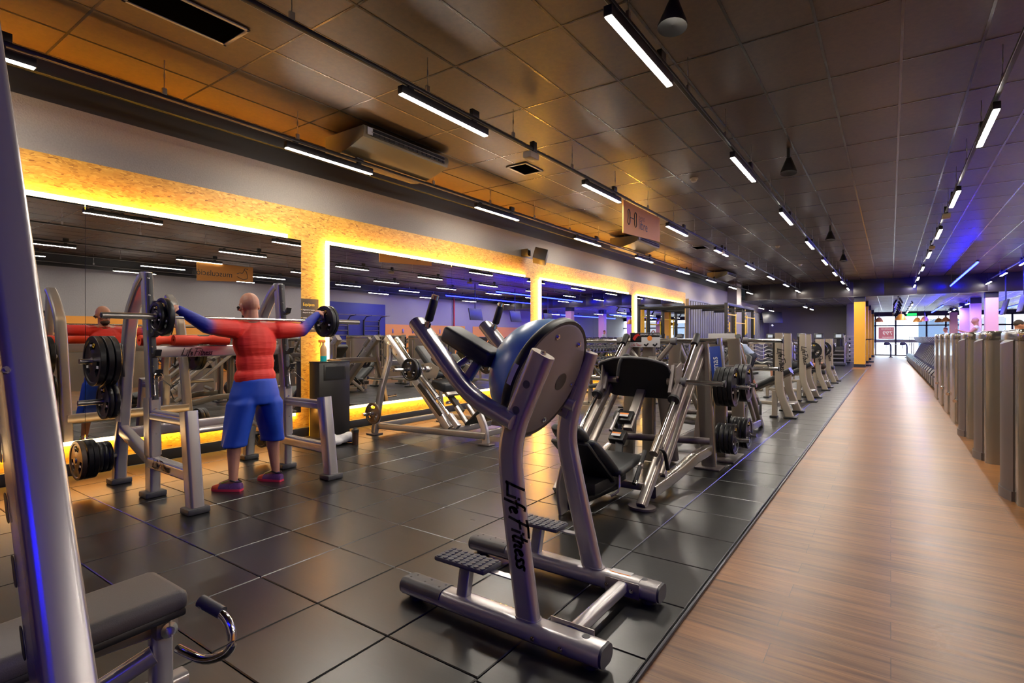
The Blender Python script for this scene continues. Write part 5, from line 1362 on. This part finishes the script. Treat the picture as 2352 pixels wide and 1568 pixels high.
# ================================================================== pin loaded machine towers along the walkway
def tower(slab):
    t = thing('weight_stack_tower', '', 'weight machine', (0,0,0), 'weight machine towers beside the walkway')
    L = .95; W = .34
    g = G().tube([(0,0,0.0),(0,0,1.372)], [(a+W/2, b+L/2) for a, b in rrect(W, L, .075, 5)], (0,1,0)); 
    g = G(); sec = rrect(W, L, .075, 5)
    g.add([(a+W/2, b+L/2, z) for z in (0,1.372) for a, b in sec], [tuple(range(len(sec)-1,-1,-1)), tuple(range(len(sec),2*len(sec)))] + [(j,(j+1)%len(sec),len(sec)+(j+1)%len(sec),len(sec)+j) for j in range(len(sec))])
    obj('shroud', g, TAUPE, t)
    g = G(); n = len(sec); lv = [(1.376,1.0),(1.395,1.01),(1.44,1.0),(1.465,.965),(1.475,.90),(1.468,.80),(1.452,.6),(1.446,.3)]
    vs = [(a*max(k,.02)+W/2, b*(1-(1-k)*.30)+L/2, z) for z, k in lv for a, b in sec]
    fs = [(i*n+j, i*n+(j+1) % n, (i+1)*n+(j+1) % n, (i+1)*n+j) for i in range(len(lv)-1) for j in range(n)]+[tuple(range((len(lv)-1)*n, len(lv)*n))]+[tuple(range(n-1,-1,-1))]
    obj('top_cap', G().add(vs, fs), mat('glossy_taupe_cap', (.22,.20,.165), .14, .75) if 'glossy_taupe_cap' not in bpy.data.materials else bpy.data.materials['glossy_taupe_cap'], t)
    if slab:
        k = [(-.062,.20),(-.062,.56),(-.045,.60),(.01,.60),(.01,.18),(-.005,.18)]
        cv = [(.01,.19),(-.01,.19)]+[(-.062+.052*(1-math.sin(PI*i/8))**1.0*1.0 if 0 else -.01-.055*math.sin(PI*i/8), .19+.42*i/8) for i in range(1,8)]+[(-.01,.61),(.01,.61)]
        m_ = len(cv)
        vs = [(a,b,z) for z in (0,) for a,b in cv] + [(a,b,1.345+.045*(a+.065)/.075) for a,b in cv]
        g = G().add(vs, [tuple(range(m_-1,-1,-1))]+[(j,(j+1)%m_,m_+(j+1)%m_,m_+j) for j in range(m_)]); s = obj('front_panel', g, TAUPED, t)
        obj('panel_top', G().add([vs[m_+j] for j in range(m_)], [tuple(range(m_))]), GREYP, s, 'sloped grey panel top', smooth=0)
        cv2 = [(a-.012 if a < 0 else a, (b-.4)*1.05+.4) for a,b in cv]
        vs = [(a,b,0) for a,b in cv2]+[(a,b,.085) for a,b in cv2]
        obj('kick_plate', G().add(vs, [tuple(range(m_-1,-1,-1)), tuple(range(m_,2*m_))]+[(j,(j+1)%m_,m_+(j+1)%m_,m_+j) for j in range(m_)]), TAUPED, s)
    else:
        obj('guide_post', G().cyl((.03,-.04,.05),(.03,-.04,1.3),.02,n=10), STEEL, t); obj('pivot', G().cyl((.02,-.02,.40),(-.01,-.08,.38),.03,n=10), CHROME, t)
    # machine side: dark stack window, seat and arm
    obj('stack_window', G().box(W,W+.02,.12,L-.12,.12,1.3,.004), BLACKP, t)
    obj('seat', G().obox((.85,L/2,.48),(.36,.34,.08),(0,0,0),.03), VINYL, t)
    obj('backrest', G().obox((1.06,L/2,.86),(.08,.32,.62),(0,8,0),.03), VINYL, t)
    obj('frame', G().tube([(W,L/2,.06),(1.25,L/2,.06)], rrect(.10,.08,.015,3)).tube([(.95,L/2,.06),(1.05,L/2,.8)], rrect(.07,.08,.015,3),(0,1,0)), SILVERD, t)
    obj('press_arm', G().tube(fillet([(W,.2,1.25),(.7,.1,1.28),(.85,.08,.95)],.1,4), circ(.03,10)), SILVERD, t)
    return t
tw = tower(True); tw.location = (.865, 6.04, -.022); tw['label'] = 'taupe weight tower with a sloped side panel, nearest on the right edge'
dup(tw, (.865, 7.92, -.022), 'taupe weight tower with a sloped side panel, second from the right edge'); dup(tw, (.865, 9.70, -.022), 'taupe weight tower with a sloped side panel, third from the right edge')
t2 = tower(False); t2.location = (.85, 11.26, -.022); t2['label'] = 'plain taupe weight tower just beyond the three towers with side panels'
for i, y in enumerate((12.6, 14.03, 15.4)): dup(t2, (.85, y, -.022), 'plain taupe weight tower, %s beyond the three with side panels' % ['second', 'third', 'fourth and farthest'][i])
# machines standing further right, seen only in the mirrors
for i, (x, y) in enumerate(((3.9,4.2),(3.9,5.9),(3.9,7.6),(3.9,9.3),(3.9,11.0),(6.3,6.0),(6.3,8.2),(6.3,10.4))):
    dup(t2, (x, y, -.022), 'weight tower deep in the right half of the hall, seen in the mirrors')

# ================================================================== treadmills side on to the walkway
def treadmill():
    t = thing('treadmill', '', 'treadmill', (0,0,0), 'row of treadmills beside the walkway')
    obj('deck', G().box(.35,2.0,-.40,.40,.10,.22,.02), BLACKP, t); obj('belt', G().box(.55,1.98,-.27,.27,.2205,.228,.003), RUBBER, t)
    g = G().prism([(0,.07),(.02,.36),(.10,.47),(.50,.30),(.55,.22),(.45,.07)], (0,.37,0), (1,0,0), (0,0,1), .74); obj('motor_cover', g, mat('glossy_dark_cover', (.028,.026,.034), .25, .2) if 'glossy_dark_cover' not in bpy.data.materials else bpy.data.materials['glossy_dark_cover'], t)
    g = G()
    for i in range(9): g.box(-.008,.004,-.34,.34,.10+.028*i,.112+.028*i)
    gr = obj('front_grille', g, SILVERD, t, smooth=0)
    for s_ in (-1,1):
        obj('upright', G().tube([(.30,s_*.40,.14),(.78,s_*.40,1.12)], rrect(.05,.10,.02,3),(0,1,0)), GREYP, t)
        obj('handrail', G().tube(fillet([(.74,s_*.40,1.02),(1.0,s_*.40,.98),(1.25,s_*.40,.90)],.1,3), circ(.022,8)), RUBBER, t)
        obj('front_foot', G().cyl((.06,s_*.34,0),(.06,s_*.34,.08),.035,n=10), BLACKP, t); obj('rear_foot', G().cyl((1.9,s_*.34,0),(1.9,s_*.34,.1),.03,n=10), BLACKP, t)
    g = G().prism([(.32,1.42),(.42,1.44),(.66,1.26),(.86,1.06),(.82,1.02),(.62,1.08),(.44,1.22)], (0,.30,0), (1,0,0), (0,0,1), .60); c = obj('console', g, mat('slate_console', (.06,.06,.08), .3, .2) if 'slate_console' not in bpy.data.materials else bpy.data.materials['slate_console'], t)
    obj('screen', G().add([(.47,-.2,1.412),(.70,-.2,1.235),(.70,.2,1.235),(.47,.2,1.412)],[(0,1,2,3)]), emi('treadmill_screen', (.15,.3,.8), .4) if 'treadmill_screen' not in bpy.data.materials else bpy.data.materials['treadmill_screen'], c, smooth=0)
    return t
tm = treadmill(); tm.location = (.93, 17.75, -.022); tm['label'] = 'black treadmill at the near end of the row along the walkway'
for i in range(1, 24): dup(tm, (.93-.006*i, 17.75+1.0*i, -.022), 'black treadmill at the far end of the row along the walkway' if i == 23 else 'black treadmill within the long row along the walkway')
# screens hung over the treadmills, backs to the mirrors
for i, y in enumerate((21.0, 24.5, 28.0)):
    t = thing('hanging_television', 'dark hanging screen over the treadmills, %s from the camera, seen in the third mirror' % ordi[i], 'television', (3.6,y,2.6), 'hanging screens over the treadmills')
    obj('screen', G().obox((3.6,y,2.55),(.06,1.0,.60),(0,12,0),.01), BLACKP, t); obj('ceiling_pole', G().cyl((3.64,y,2.7),(3.64,y,CZ-.01),.025,n=8), BLACKM, t)

# ================================================================== dumbbell racks under the third mirror
def dumbbell(R):
    g = G()
    g.cur = 1; g.cyl((-.07,0,0),(.07,0,0),.015,n=8)
    for s_ in (-1,1):
        g.cur = 0; g.cyl((s_*.065,0,0),(s_*.15,0,0),R,n=12); g.cur = 1; g.cyl((s_*.15,0,0),(s_*.156,0,0),R*.72,n=12)
    return obj('dumbbell', g, [RUBBER, CHROME])
dbs = [dumbbell(r) for r in (.072,.062,.055)]
first = [True]*3; di = 0
for rx, ry, nm in ((-6.25, 12.1, 'near'), (-6.25, 15.0, 'middle'), (-6.25, 17.9, 'far')):
    L = 2.6
    t = thing('dumbbell_rack', 'black three tier dumbbell rack under the mirrors, %s one of three' % nm, 'dumbbell rack', (rx, ry, 0), 'dumbbell racks')
    tiers = ((-5.88,.42),(-6.12,.72),(-6.36,1.02))
    for s_ in (.08, L-.08):
        obj('side_frame', G().tube([(-5.80,ry+s_,.3),(-6.45,ry+s_,1.08)], rrect(.06,.08,.01,3),(0,1,0)).tube([(-6.15,ry+s_,.02),(-6.15,ry+s_,.72)], rrect(.06,.08,.01,3),(0,1,0)), BLACKM, t)
        obj('foot', G().box(-6.55,-5.8,ry+s_-.05,ry+s_+.05,0,.04,.006), BLACKM, t)
    for (x, z) in tiers:
        obj('shelf_rail', G().tube([(x+.09,ry,z-.02),(x+.09,ry+L,z-.02)], rrect(.04,.03,.006,2)), BLACKM, t); obj('shelf_rail', G().tube([(x-.09,ry,z+.02),(x-.09,ry+L,z+.02)], rrect(.04,.03,.006,2)), BLACKM, t)
    for ti, (x, z) in enumerate(tiers):
        for k in range(13):
            y = ry+.16+.19*k; r = (.072,.062,.055)[ti]
            o = dbs[ti] if first[ti] else dbs[ti].copy()
            if not first[ti]: COL.objects.link(o)
            first[ti] = False
            o.location = (x, y, z+r+.018); o.rotation_euler = (0, math.radians(12), 0)
            tag(o, 'black dumbbell with chrome ends on the %s tier of the %s dumbbell rack' % (('bottom', 'middle', 'top')[ti], nm), 'dumbbell', 'dumbbells on the %s tier of the %s rack' % (('bottom','middle','top')[ti], nm))
# curl bar rack
t = thing('curl_bar_rack', 'rack of wavy chrome curl bars in front of the strap frame', 'bar rack', (-3.25, 18.0, 0))
for x in (-3.72,-2.82):
    obj('rack_post', G().tube([(x,18.25,.02),(x,18.1,1.25)], rrect(.06,.07,.01,3),(1,0,0)), BEIGE, t); obj('foot', G().box(x-.05,x+.05,17.75,18.55,0,.05,.008), BEIGE, t)
obj('cross_tube', G().tube([(-3.72,18.2,.5),(-2.82,18.2,.5)], rrect(.06,.06,.01,3)), BEIGE, t); obj('cross_tube', G().tube([(-3.72,18.15,1.2),(-2.82,18.15,1.2)], rrect(.06,.06,.01,3)), BEIGE, t)
for i in range(6):
    z = 1.20-.115*i; y = 17.98
    b = thing('curl_bar', 'wavy chrome curl bar, %s from the top of its rack' % ordi[i], 'barbell', (-3.22,y,z), 'curl bars on the rack')
    pts = [(-3.82+1.15*k/24, y-.02*i*0, z+(.035*math.sin((k-6)*PI/4) if 6 <= k <= 18 else 0)) for k in range(25)]
    obj('bar', G().tube(fillet(pts,.03,2), circ(.014,8)), STEEL, b)
    for s_, xx in ((-1,-3.80),(1,-2.70)): obj('bar_end', G().cyl((xx,y,z),(xx+s_*.1,y,z),.03,n=10), BLACKP, b)
    if i in (3,4): obj('red_end', G().cyl((-3.77,y,z),(-3.67,y,z),.045,n=10), REDP, b)
tag(obj('exercise_ball', G().ball((-3.0,14.6,.33),.12,n=20,m=14), mat('bright_blue_ball', (.03,.18,.65), .3)), 'small bright blue ball on the mat behind the leg presses', 'ball')

# ================================================================== strap training frame on the corrugated wall
t = thing('suspension_frame', 'black and yellow strap training frame standing off the corrugated wall', 'training frame', (-5.4, 23, 0))
for y in (20.95, 22.03, 23.8, 25.6):
    obj('post', G().box(-5.06,-4.94,y-.05,y+.05,0,2.68,.006), BLACKM, t)
    obj('wall_arm', G().box(-6.72,-5.06,y-.04,y+.04,2.52,2.62,.006), BLACKM, t)
    g = G()
    for k in range(7): g.box(-4.938,-4.934,y-.04,y+.04,1.7+.13*k,1.75+.13*k)
    obj('printed_band', g, YELT, t, 'yellow lettering on the post', smooth=0)
obj('top_bar', G().box(-5.06,-4.94,20.95,25.6,2.58,2.68,.006), BLACKM, t)
for ya, yb, z in ((20.95,22.03,2.22),(22.03,23.8,1.93),(23.8,25.6,2.2)): obj('yellow_band', G().box(-4.93,-4.91,ya,yb,z,z+.04), YELT, t)
for i, (y, z0, z1) in enumerate(((21.05,1.1,1.95),(22.05,1.5,2.3),(22.1,.9,1.6),(23.75,1.5,2.1),(24.0,1.55,2.3),(25.5,1.5,2.25))):
    s_ = thing('training_strap', 'yellow training strap hanging on the strap frame', 'training strap', (-4.9,y,z1), 'training straps on the frame')
    obj('webbing', G().box(-4.93,-4.90,y-.05,y+.05,z0,z1,.006), YELT, s_); obj('cord', G().box(-4.925,-4.91,y-.02,y+.02,z0-.7,z0,.004), BLACKP, s_)
    obj('grip', G().cyl((-4.92,y-.07,z0-.72),(-4.92,y+.07,z0-.72),.018,n=8), RUBBER, s_)
t = thing('wall_television', 'dark wall screen on a bracket above the far corrugated wall', 'television', (-6.3, 36.2, 2.6))
obj('bracket', G().tube([(-6.72,36.2,2.5),(-6.1,36.2,2.55)], rrect(.06,.06,.01,3)), BLACKM, t)
obj('screen', G().obox((-5.95,36.2,2.62),(1.25,.06,.72),(-14,0,38),.012), BLACKP, t)
obj('camera_dome', G().ball((-5.95,36.2,2.12),.07,n=12,m=8), WHITE, t)
tag(obj('security_camera', G().box(-6.2,-6.1,30.45,30.6,3.06,3.2,.02)), WHITE, None) if 0 else None

# ================================================================== cardio machines in front of the far grey wall
def stepper():
    t = thing('stair_climber', '', 'cardio machine', (0,0,0), 'upright cardio machines by the far grey wall')
    obj('base', G().box(-.35,.35,-.55,.6,.0,.14,.03), BLACKP, t)
    for i in range(4): obj('stair_step', G().box(-.25,.25,-.5+.2*i,-.28+.2*i,.14+.18*i,.19+.18*i,.01), GREYP, t)
    obj('body', G().box(-.24,.24,.28,.55,.14,.92,.03), BLACKM, t)
    for s_ in (-1,1): obj('handrail', G().tube(fillet([(s_*.33,-.5,.1),(s_*.33,-.35,1.05),(s_*.33,.35,1.15),(s_*.33,.45,.6)],.12,4), circ(.022,8)), STEEL, t)
    obj('mast', G().tube([(0,.45,.9),(0,.4,1.4)], rrect(.16,.08,.02,3),(0,1,0)), BLACKP, t)
    c = obj('console', G().obox((0,.38,1.46),(.42,.06,.30),(-20,0,0),.015), BLACKP, t); obj('screen', G().obox((0,.35,1.46),(.24,.03,.16),(-20,0,0)), emi('console_screen', (.7,.75,.8), .8) if 'console_screen' not in bpy.data.materials else bpy.data.materials['console_screen'], c, smooth=0)
    return t
sc_ = stepper(); sc_.location = (-2.15, 31.2, 0); sc_['label'] = 'black stair climber left of the nearest yellow column'
for x, y, l in ((-3.0,31.6,'black stair climber second from the yellow column'),(-3.85,32.0,'black stair climber third from the yellow column'),(-4.7,32.6,'black stair climber fourth from the yellow column'),(-5.6,33.4,'black stair climber nearest the far corner'),(-2.2,34.5,'black stair climber set back near the far wall')): dup(sc_, (x,y,0), l, None, .15)
def air_bike():
    t = thing('exercise_bike', '', 'exercise bike', (0,0,0), 'exercise bikes by the far grey wall')
    obj('fan_wheel', G().lathe([(.05,-.06),(.27,-.05),(.28,0),(.27,.05),(.05,.06)], (0,.35,.42), (1,0,0), 20), BLACKM, t)
    obj('frame', G().tube(fillet([(0,-.5,.06),(0,-.2,.35),(0,.35,.42)],.1,4), rrect(.07,.09,.02,3)).tube([(0,-.22,.3),(0,-.3,.88)], circ(.03,8)), STEEL, t)
    obj('saddle', G().obox((0,-.3,.92),(.2,.28,.07),(0,0,0),.03), VINYL, t)
    obj('handlebar', G().tube(fillet([(-.28,-.05,1.2),(-.2,.25,1.12),(.2,.25,1.12),(.28,-.05,1.2)],.08,4), circ(.02,8)), STEEL, t)
    obj('mast', G().tube([(0,.35,.42),(0,.22,1.12)], circ(.035,8)), STEEL, t)
    for y in (-.5,.55): obj('foot_bar', G().box(-.26,.26,y-.04,y+.04,0,.06,.01), BLACKP, t)
    return t
bk = air_bike(); bk.location = (-3.4, 27.2, 0); bk['label'] = 'exercise bike in the gap between the bench uprights'
dup(bk, (-4.4, 28.0, 0), 'exercise bike left of the one between the bench uprights', None, .3)
t = thing('storage_shelf', 'narrow grey shelf unit beside the nearest yellow column', 'shelf', (-1.75, 33.2, 0))
for x in (-1.98,-1.52): obj('side', G().box(x-.02,x+.02,33.0,33.4,0,1.5,.004), SILVERD, t)
for i in range(7): obj('board', G().box(-1.96,-1.54,33.0,33.4,.12+.22*i,.15+.22*i,.004), SILVERD, t)
for i in range(6):
    tag(obj('mat_roll', G().cyl((-1.75,33.02,.20+.22*i),(-1.75,33.36,.20+.22*i),.048,n=12), BLACKP), 'dark roll on board %s of the shelf beside the yellow column' % ordi[i], 'mat', 'rolls on the shelf')
# tube frames beside the yellow columns
for y in (31.5, 36.3):
    t = thing('hurdle_stand', 'dark tube stand at the foot of the %s yellow column' % ('nearest' if y < 33 else 'second'), 'stand', (-.95,y,-.02), 'tube stands by the yellow columns')
    obj('tube_frame', G().tube(fillet([(-1.02,y,.02),(-1.02,y,1.29),(-.80,y,1.29)],.06,4), circ(.02,8)).tube(fillet([(-1.02,y+.5,.02),(-1.02,y+.5,1.29),(-.80,y+.5,1.29)],.06,4), circ(.02,8)), BLACKM, t)
    obj('foot', G().box(-1.1,-.78,y-.05,y+.55,-.02,.06,.01), BLACKM, t)
    obj('lower_tube', G().cyl((-1.02,y,.47),(-1.02,y+.5,.47),.02,n=8), BLACKM, t)

# ================================================================== shop front, street
def pane(x0, x1, z0, z1, n):
    o = thing('window_%d' % n, 'glass pane of the shop front', 'window'); 
    return o
g = G()
for x in (-1.95,-1.0,.31,2.21,3.34,5.2,7.0): g.box(x-.06,x+.06,51.2,51.35,0,3.12,.006)
g.box(-2.0,RX,51.2,51.35,2.26,2.36,.006); g.box(-2.0,RX,51.2,51.35,-.02,.06,.006); g.box(-2.0,RX,51.2,51.35,3.02,3.14,.006)
struct('window_1', g, FRAMEM)
g = G()
for a, b in ((-1.94,-1.06),(-.94,.25),(.37,2.15),(2.27,3.28),(3.4,5.14),(5.26,6.94)): g.quad((a,51.27,.06),(b,51.27,.06),(b,51.27,2.26),(a,51.27,2.26)); g.quad((a,51.27,2.36),(b,51.27,2.36),(b,51.27,3.02),(a,51.27,3.02))
struct('window_2', g, GLASS, smooth=0)
g = G().box(-1.94,6.9,51.262,51.266,1.0,1.24); struct('trim_5', g, mat('frosted_band', (.45,.55,.62), .5), smooth=0)
g = G()
for x in (1.18,1.32): g.tube(fillet([(x,51.2,.75),(x,51.1,.78),(x,51.1,1.45),(x,51.2,1.48)],.04,3), circ(.025,8))
struct('door_1', g, STEEL)
sp = obj('window_poster', G().box(-.79,.21,51.24,51.255,1.27,2.19), mat('pink_poster', (.75,.28,.30), .6, emit=(.75,.25,.28), es=.35)); tag(sp, 'pink price poster with reversed white lettering on the glass front', 'poster')
pw = mat('pale_poster_print', (.95,.85,.85), .6, emit=(1,.9,.9), es=.6)
text('lettering', 'A PARTIR DE', pw, (.13,51.238,2.0), (-1,0,0), (0,0,1), .13, sp)
text('lettering', '799', pw, (.13,51.238,1.58), (-1,0,0), (0,0,1), .44, sp)
text('lettering', 'MENSUALES', pw, (.13,51.238,1.36), (-1,0,0), (0,0,1), .13, sp)
ex = thing('exit_sign', 'small green lit exit sign above the shop front', 'sign', (1.3, 50.8, 3.13))
obj('panel', G().box(1.0,1.6,50.8,50.84,3.05,3.22,.006), GREENE, ex, 'glowing green panel'); text('lettering', 'SALIDA', WHITE, (1.07,50.797,3.09), (1,0,0), (0,0,1), .13, ex)
obj('hanger', G().cyl((1.3,50.82,3.22),(1.3,50.82,Z2),.01,n=6), BLACKM, ex)
# street outside
g = G().box(-14,22,51.5,75,-.12,-.06); struct('street', g, mat('pale_pavement', (.55,.54,.52), .8), smooth=0)
g = G().box(-14,2.2,66,66.4,0,9).box(9,22,66,66.4,0,9).box(2.2,9,66,66.4,3.6,9); bd = obj('shop_building', g, mat('white_facade', (.75,.78,.8), .8)); tag(bd, 'pale building across the street behind the glass front', 'building')
obj('stone_pier', G().box(-.2,1.0,65.85,66,0,3.2), mat('grey_stone', (.40,.42,.45), .8, noise=.5, nscale=14), bd)
obj('shop_window', G().box(1.5,8.6,66.02,66.2,0,3.2), mat('dark_shop_glass', (.05,.07,.10), .15), bd); obj('shop_window', G().box(-8,-1.2,65.9,66,.3,3.2), mat('teal_shop_glass', (.08,.16,.2), .2), bd)
aw = obj('awning_sign', G().box(1.2,8.8,65.2,65.35,3.5,4.6), WHITE, bd, 'white shop sign with amber stripes')
g = G()
for i in range(12): g.box(1.4+.62*i,1.75+.62*i,65.17,65.2,3.6,4.45)
obj('amber_stripe', g, mat('amber_stripe', (.9,.55,.08), .6), aw, smooth=0)
text('lettering', 'oıpıɔ', BLACKT, (1.3,65.15,3.75), (1,0,0), (0,0,1), 1.0, aw)
# pendant lamps near the reception
def pendant():
    t = thing('pendant_lamp', '', 'lamp', (0,0,0), 'copper pendant lamps near the entrance')
    obj('shade', G().lathe([(.06,.30),(.10,.28),(.16,.20),(.245,.06),(.26,0),(.25,0),(.15,.19),(.05,.27)], (0,0,0), (0,0,1), 24), mat('copper_orange_shade', (.62,.26,.05), .35, .4) if 'copper_orange_shade' not in bpy.data.materials else bpy.data.materials['copper_orange_shade'], t, 'copper orange shade')
    obj('stem', G().cyl((0,0,.28),(0,0,.44),.03,n=10), WOODM, t); obj('cord', G().cyl((0,0,.4),(0,0,.95),.008,n=6), BLACKP, t)
    obj('bulb', G().ball((0,0,.1),.06,n=12,m=8), emi('warm_bulb', (1,.6,.2), 10) if 'warm_bulb' not in bpy.data.materials else bpy.data.materials['warm_bulb'], t, 'glowing bulb')
    return t
pd = pendant(); pd.location = (-.62, 42, 2.38); pd['label'] = 'copper pendant lamp left of the dark spotlight track'
for x, y, z, l in ((.42,33,2.25,'copper pendant lamp right of the dark spotlight track, biggest of them'),(1.72,42,2.40,'copper pendant lamp below the green exit sign'),(1.45,45,2.42,'copper pendant lamp overlapped by the one under the exit sign'),(3.0,46,2.45,'copper pendant lamp beside the farthest pink column'),(2.75,48,2.45,'copper pendant lamp behind the one at the pink column')): dup(pd, (x,y,z), l)
# dark spotlight track running to the entrance
t = thing('ceiling_spot_track', 'dark track crowded with small spotlights running down to the entrance', 'lighting track', (.28,36,3.2))
obj('rail', G().box(.26,.30,30.6,50,3.24,3.29), BLACKM, t)
for i in range(12):
    y = 31+1.5*i; s_ = (-1)**i
    obj('spot_head', G().cyl((.28+.05*s_,y,3.22),(.28+.16*s_,y-.12,2.98),.05,n=10), BLACKM if i % 3 else STEEL, t)
    obj('spot_yoke', G().cyl((.28,y,3.26),(.28+.06*s_,y,3.14),.015,n=6), BLACKM, t)
obj('truss_pole', G().cyl((.28,30.35,3.3),(.28,30.35,CZ-.02),.03,n=8), BLACKM, t) if 0 else None
# turnstiles
def gate():
    t = thing('turnstile', '', 'turnstile', (0,0,0), 'turnstiles at the entrance')
    obj('column', G().tube(fillet([(.12,0,.02),(.12,0,.85),(.02,0,1.02),(-.22,0,1.03)],.12,5), rrect(.10,.16,.03,3),(0,1,0)), FRAMEM, t)
    obj('head', G().box(-.28,.02,-.09,.09,.86,1.05,.03), FRAMEM, t); obj('arm', G().cyl((-.2,0,.93),(-.75,0,.93),.018,n=8), STEEL, t); obj('arm', G().cyl((-.14,0,.9),(-.14,0,.62),.018,n=8), STEEL, t)
    obj('foot', G().box(0,.24,-.14,.14,0,.05,.01), FRAMEM, t); return t
gt = gate(); gt.location = (-.12, 46.6, -.02); gt['label'] = 'dark turnstile in the middle of the entrance'
dup(gt, (.80, 46.4, -.02), 'dark turnstile right of the other, by the treadmills')
for i, x in enumerate((-.95, 1.2, 1.32)): tag(obj('barrier_post', G().cyl((x,47.2,-.02),(x,47.2,1.02),.03,n=10), STEEL), 'steel barrier post %s by the turnstiles' % ('on the left' if i == 0 else 'on the right'), 'post', 'barrier posts')

# ================================================================== bin, bottles, towel and notice by the first pillar
t = thing('waste_cabinet', 'black waste cabinet with a dark slot against the lit pillar', 'cabinet', (-6.55, 4.78, 0))
BL = mat('black_laminate', (.022,.020,.018), .35)
obj('body', G().box(-6.665,-6.44,4.53,5.04,.0,1.03,.004), BL, t)
obj('slot_frame', G().box(-6.44,-6.432,4.60,4.97,.78,1.0,.002), BL, t); obj('slot', G().box(-6.4325,-6.430,4.63,4.94,.80,.97), BLACKT, t, 'dark rubbish slot', smooth=0)
obj('edge_strip', G().box(-6.6652,-6.66,4.525,4.53,0,1.03), YELT, t, smooth=0)
obj('lid', G().box(-6.67,-6.43,4.52,5.05,1.0305,1.045,.003), BL, t)
t = thing('spray_bottle', 'spray bottle with turquoise liquid standing on the black waste cabinet', 'spray bottle', (-6.53, 4.66, 1.045))
CL = mat('clear_orange_plastic', (.55,.33,.14), .3)
obj('bottle', G().lathe([(0,1.12),(.045,1.12),(.045,1.215),(.04,1.245),(.018,1.285),(.016,1.31),(0,1.31)], (-6.53,4.66,0), (0,0,1), 18), CL, t)
obj('liquid', G().lathe([(0,1.0455),(.045,1.0455),(.046,1.12),(0,1.12)], (-6.53,4.66,0), (0,0,1), 18), mat('turquoise_liquid', (.01,.42,.45), .25), t, 'turquoise liquid')
obj('trigger_head', G().box(-6.545,-6.515,4.585,4.69,1.31,1.35,.008).tube([(-6.53,4.62,1.31),(-6.53,4.60,1.25)], circ(.006,6)), ORANGE, t)
tag(obj('cloth', G().ball((-6.55,4.86,1.052),1,(.08,.11,.012),n=14,m=8).ball((-6.56,4.8,1.058),1,(.05,.06,.016),n=12,m=6), mat('brown_cloth', (.25,.14,.05), .9)), 'brown folded cloth on the black waste cabinet', 'cloth')
t = thing('notice_sign', 'dark notice headed equipos in yellow on the lit pillar', 'notice', (MX-.03, 4.6, 1.7))
obj('board', G().box(WX+.012,WX+.022,4.45,4.74,1.46,1.93), mat('dark_brown_board', (.035,.025,.018), .5), t, smooth=0)
xx = WX+.0228
text('lettering', 'Equipos', YELT, (xx,4.485,1.83), (0,1,0), (0,0,1), .06, t)
for k, s_ in enumerate(('Higienizá el equipo', 'después del uso', '', 'Utilizá toalla', 'para tu entrenamiento', '', 'Guardá los discos', 'y las mancuernas')):
    if s_: text('lettering', s_, WHITE, (xx,4.485,1.765-.038*k), (0,1,0), (0,0,1), .026, t)
for z in (1.772, 1.658, 1.544): obj('dash', G().box(xx-.0004,xx,4.452,4.475,z,z+.006), YELT, t, smooth=0)
# towel and bottle on the floor
t = thing('towel', 'crumpled white towel on the floor beside the black waste cabinet', 'towel', (-5.9, 4.42, 0))
g = G(); random.seed(3)
for i in range(9): g.ball((-5.92+.16*random.random(), 4.3+.28*random.random(), .045+.05*random.random()), 1, (.05+.05*random.random(),.05+.05*random.random(),.035+.03*random.random()), 12, 8)
obj('cloth', g, WHITEC, t, mods=REM(.012,3)); obj('red_trim', G().ball((-5.80,4.33,.04),.035,n=10,m=6), REDP, t)
t = thing('shaker_bottle', 'dark shaker bottle with a black lid on the floor beside the white towel', 'bottle', (-5.64, 4.5, 0))
obj('bottle', G().lathe([(0,.001),(.038,.001),(.043,.16),(0,.16)], (-5.64,4.5,0), (0,0,1), 20), mat('smoky_brown_plastic', (.06,.03,.018), .2), t); obj('lid', G().lathe([(0,.16),(.047,.16),(.047,.195),(.03,.20),(.02,.215),(0,.215)], (-5.64,4.5,0), (0,0,1), 20), BLACKP, t)

# ================================================================== against the right wall, seen in the mirrors
t = thing('stall_bars', 'black stall bars with pull up rails on the navy wall, seen in the second mirror', 'stall bars', (RX-.3, 17.6, 0))
for y in (16.2,17.2,18.2,19.2): obj('upright', G().box(RX-.14,RX-.06,y-.03,y+.03,0,2.3,.006), BLACKM, t)
for k in range(9):
    for a, b in ((16.2,17.2),(18.2,19.2)): obj('rung', G().cyl((RX-.11,a,.3+.24*k),(RX-.11,b,.3+.24*k),.02,n=8), STEEL, t)
for y in (16.2,17.2,18.2,19.2): obj('rail_arm', G().tube(fillet([(RX-.1,y,2.2),(RX-.25,y,2.45),(RX-.7,y,2.5)],.1,3), circ(.025,8)), BLACKM, t)
obj('pull_up_rail', G().cyl((RX-.68,16.1,2.5),(RX-.68,19.4,2.5),.02,n=8), STEEL, t)
po = obj('window_poster', G().box(5.4,6.6,51.235,51.25,1.0,2.9), mat('bright_poster', (.7,.8,.85), .6, emit=(.8,.9,1), es=.8)); tag(po, 'pale bright poster with orange numerals at the entrance, seen in the last mirror', 'poster')
text('lettering', '10', mat('salmon_print', (.9,.3,.15), .6), (6.5,51.233,1.35), (-1,0,0), (0,0,1), 1.1, po)
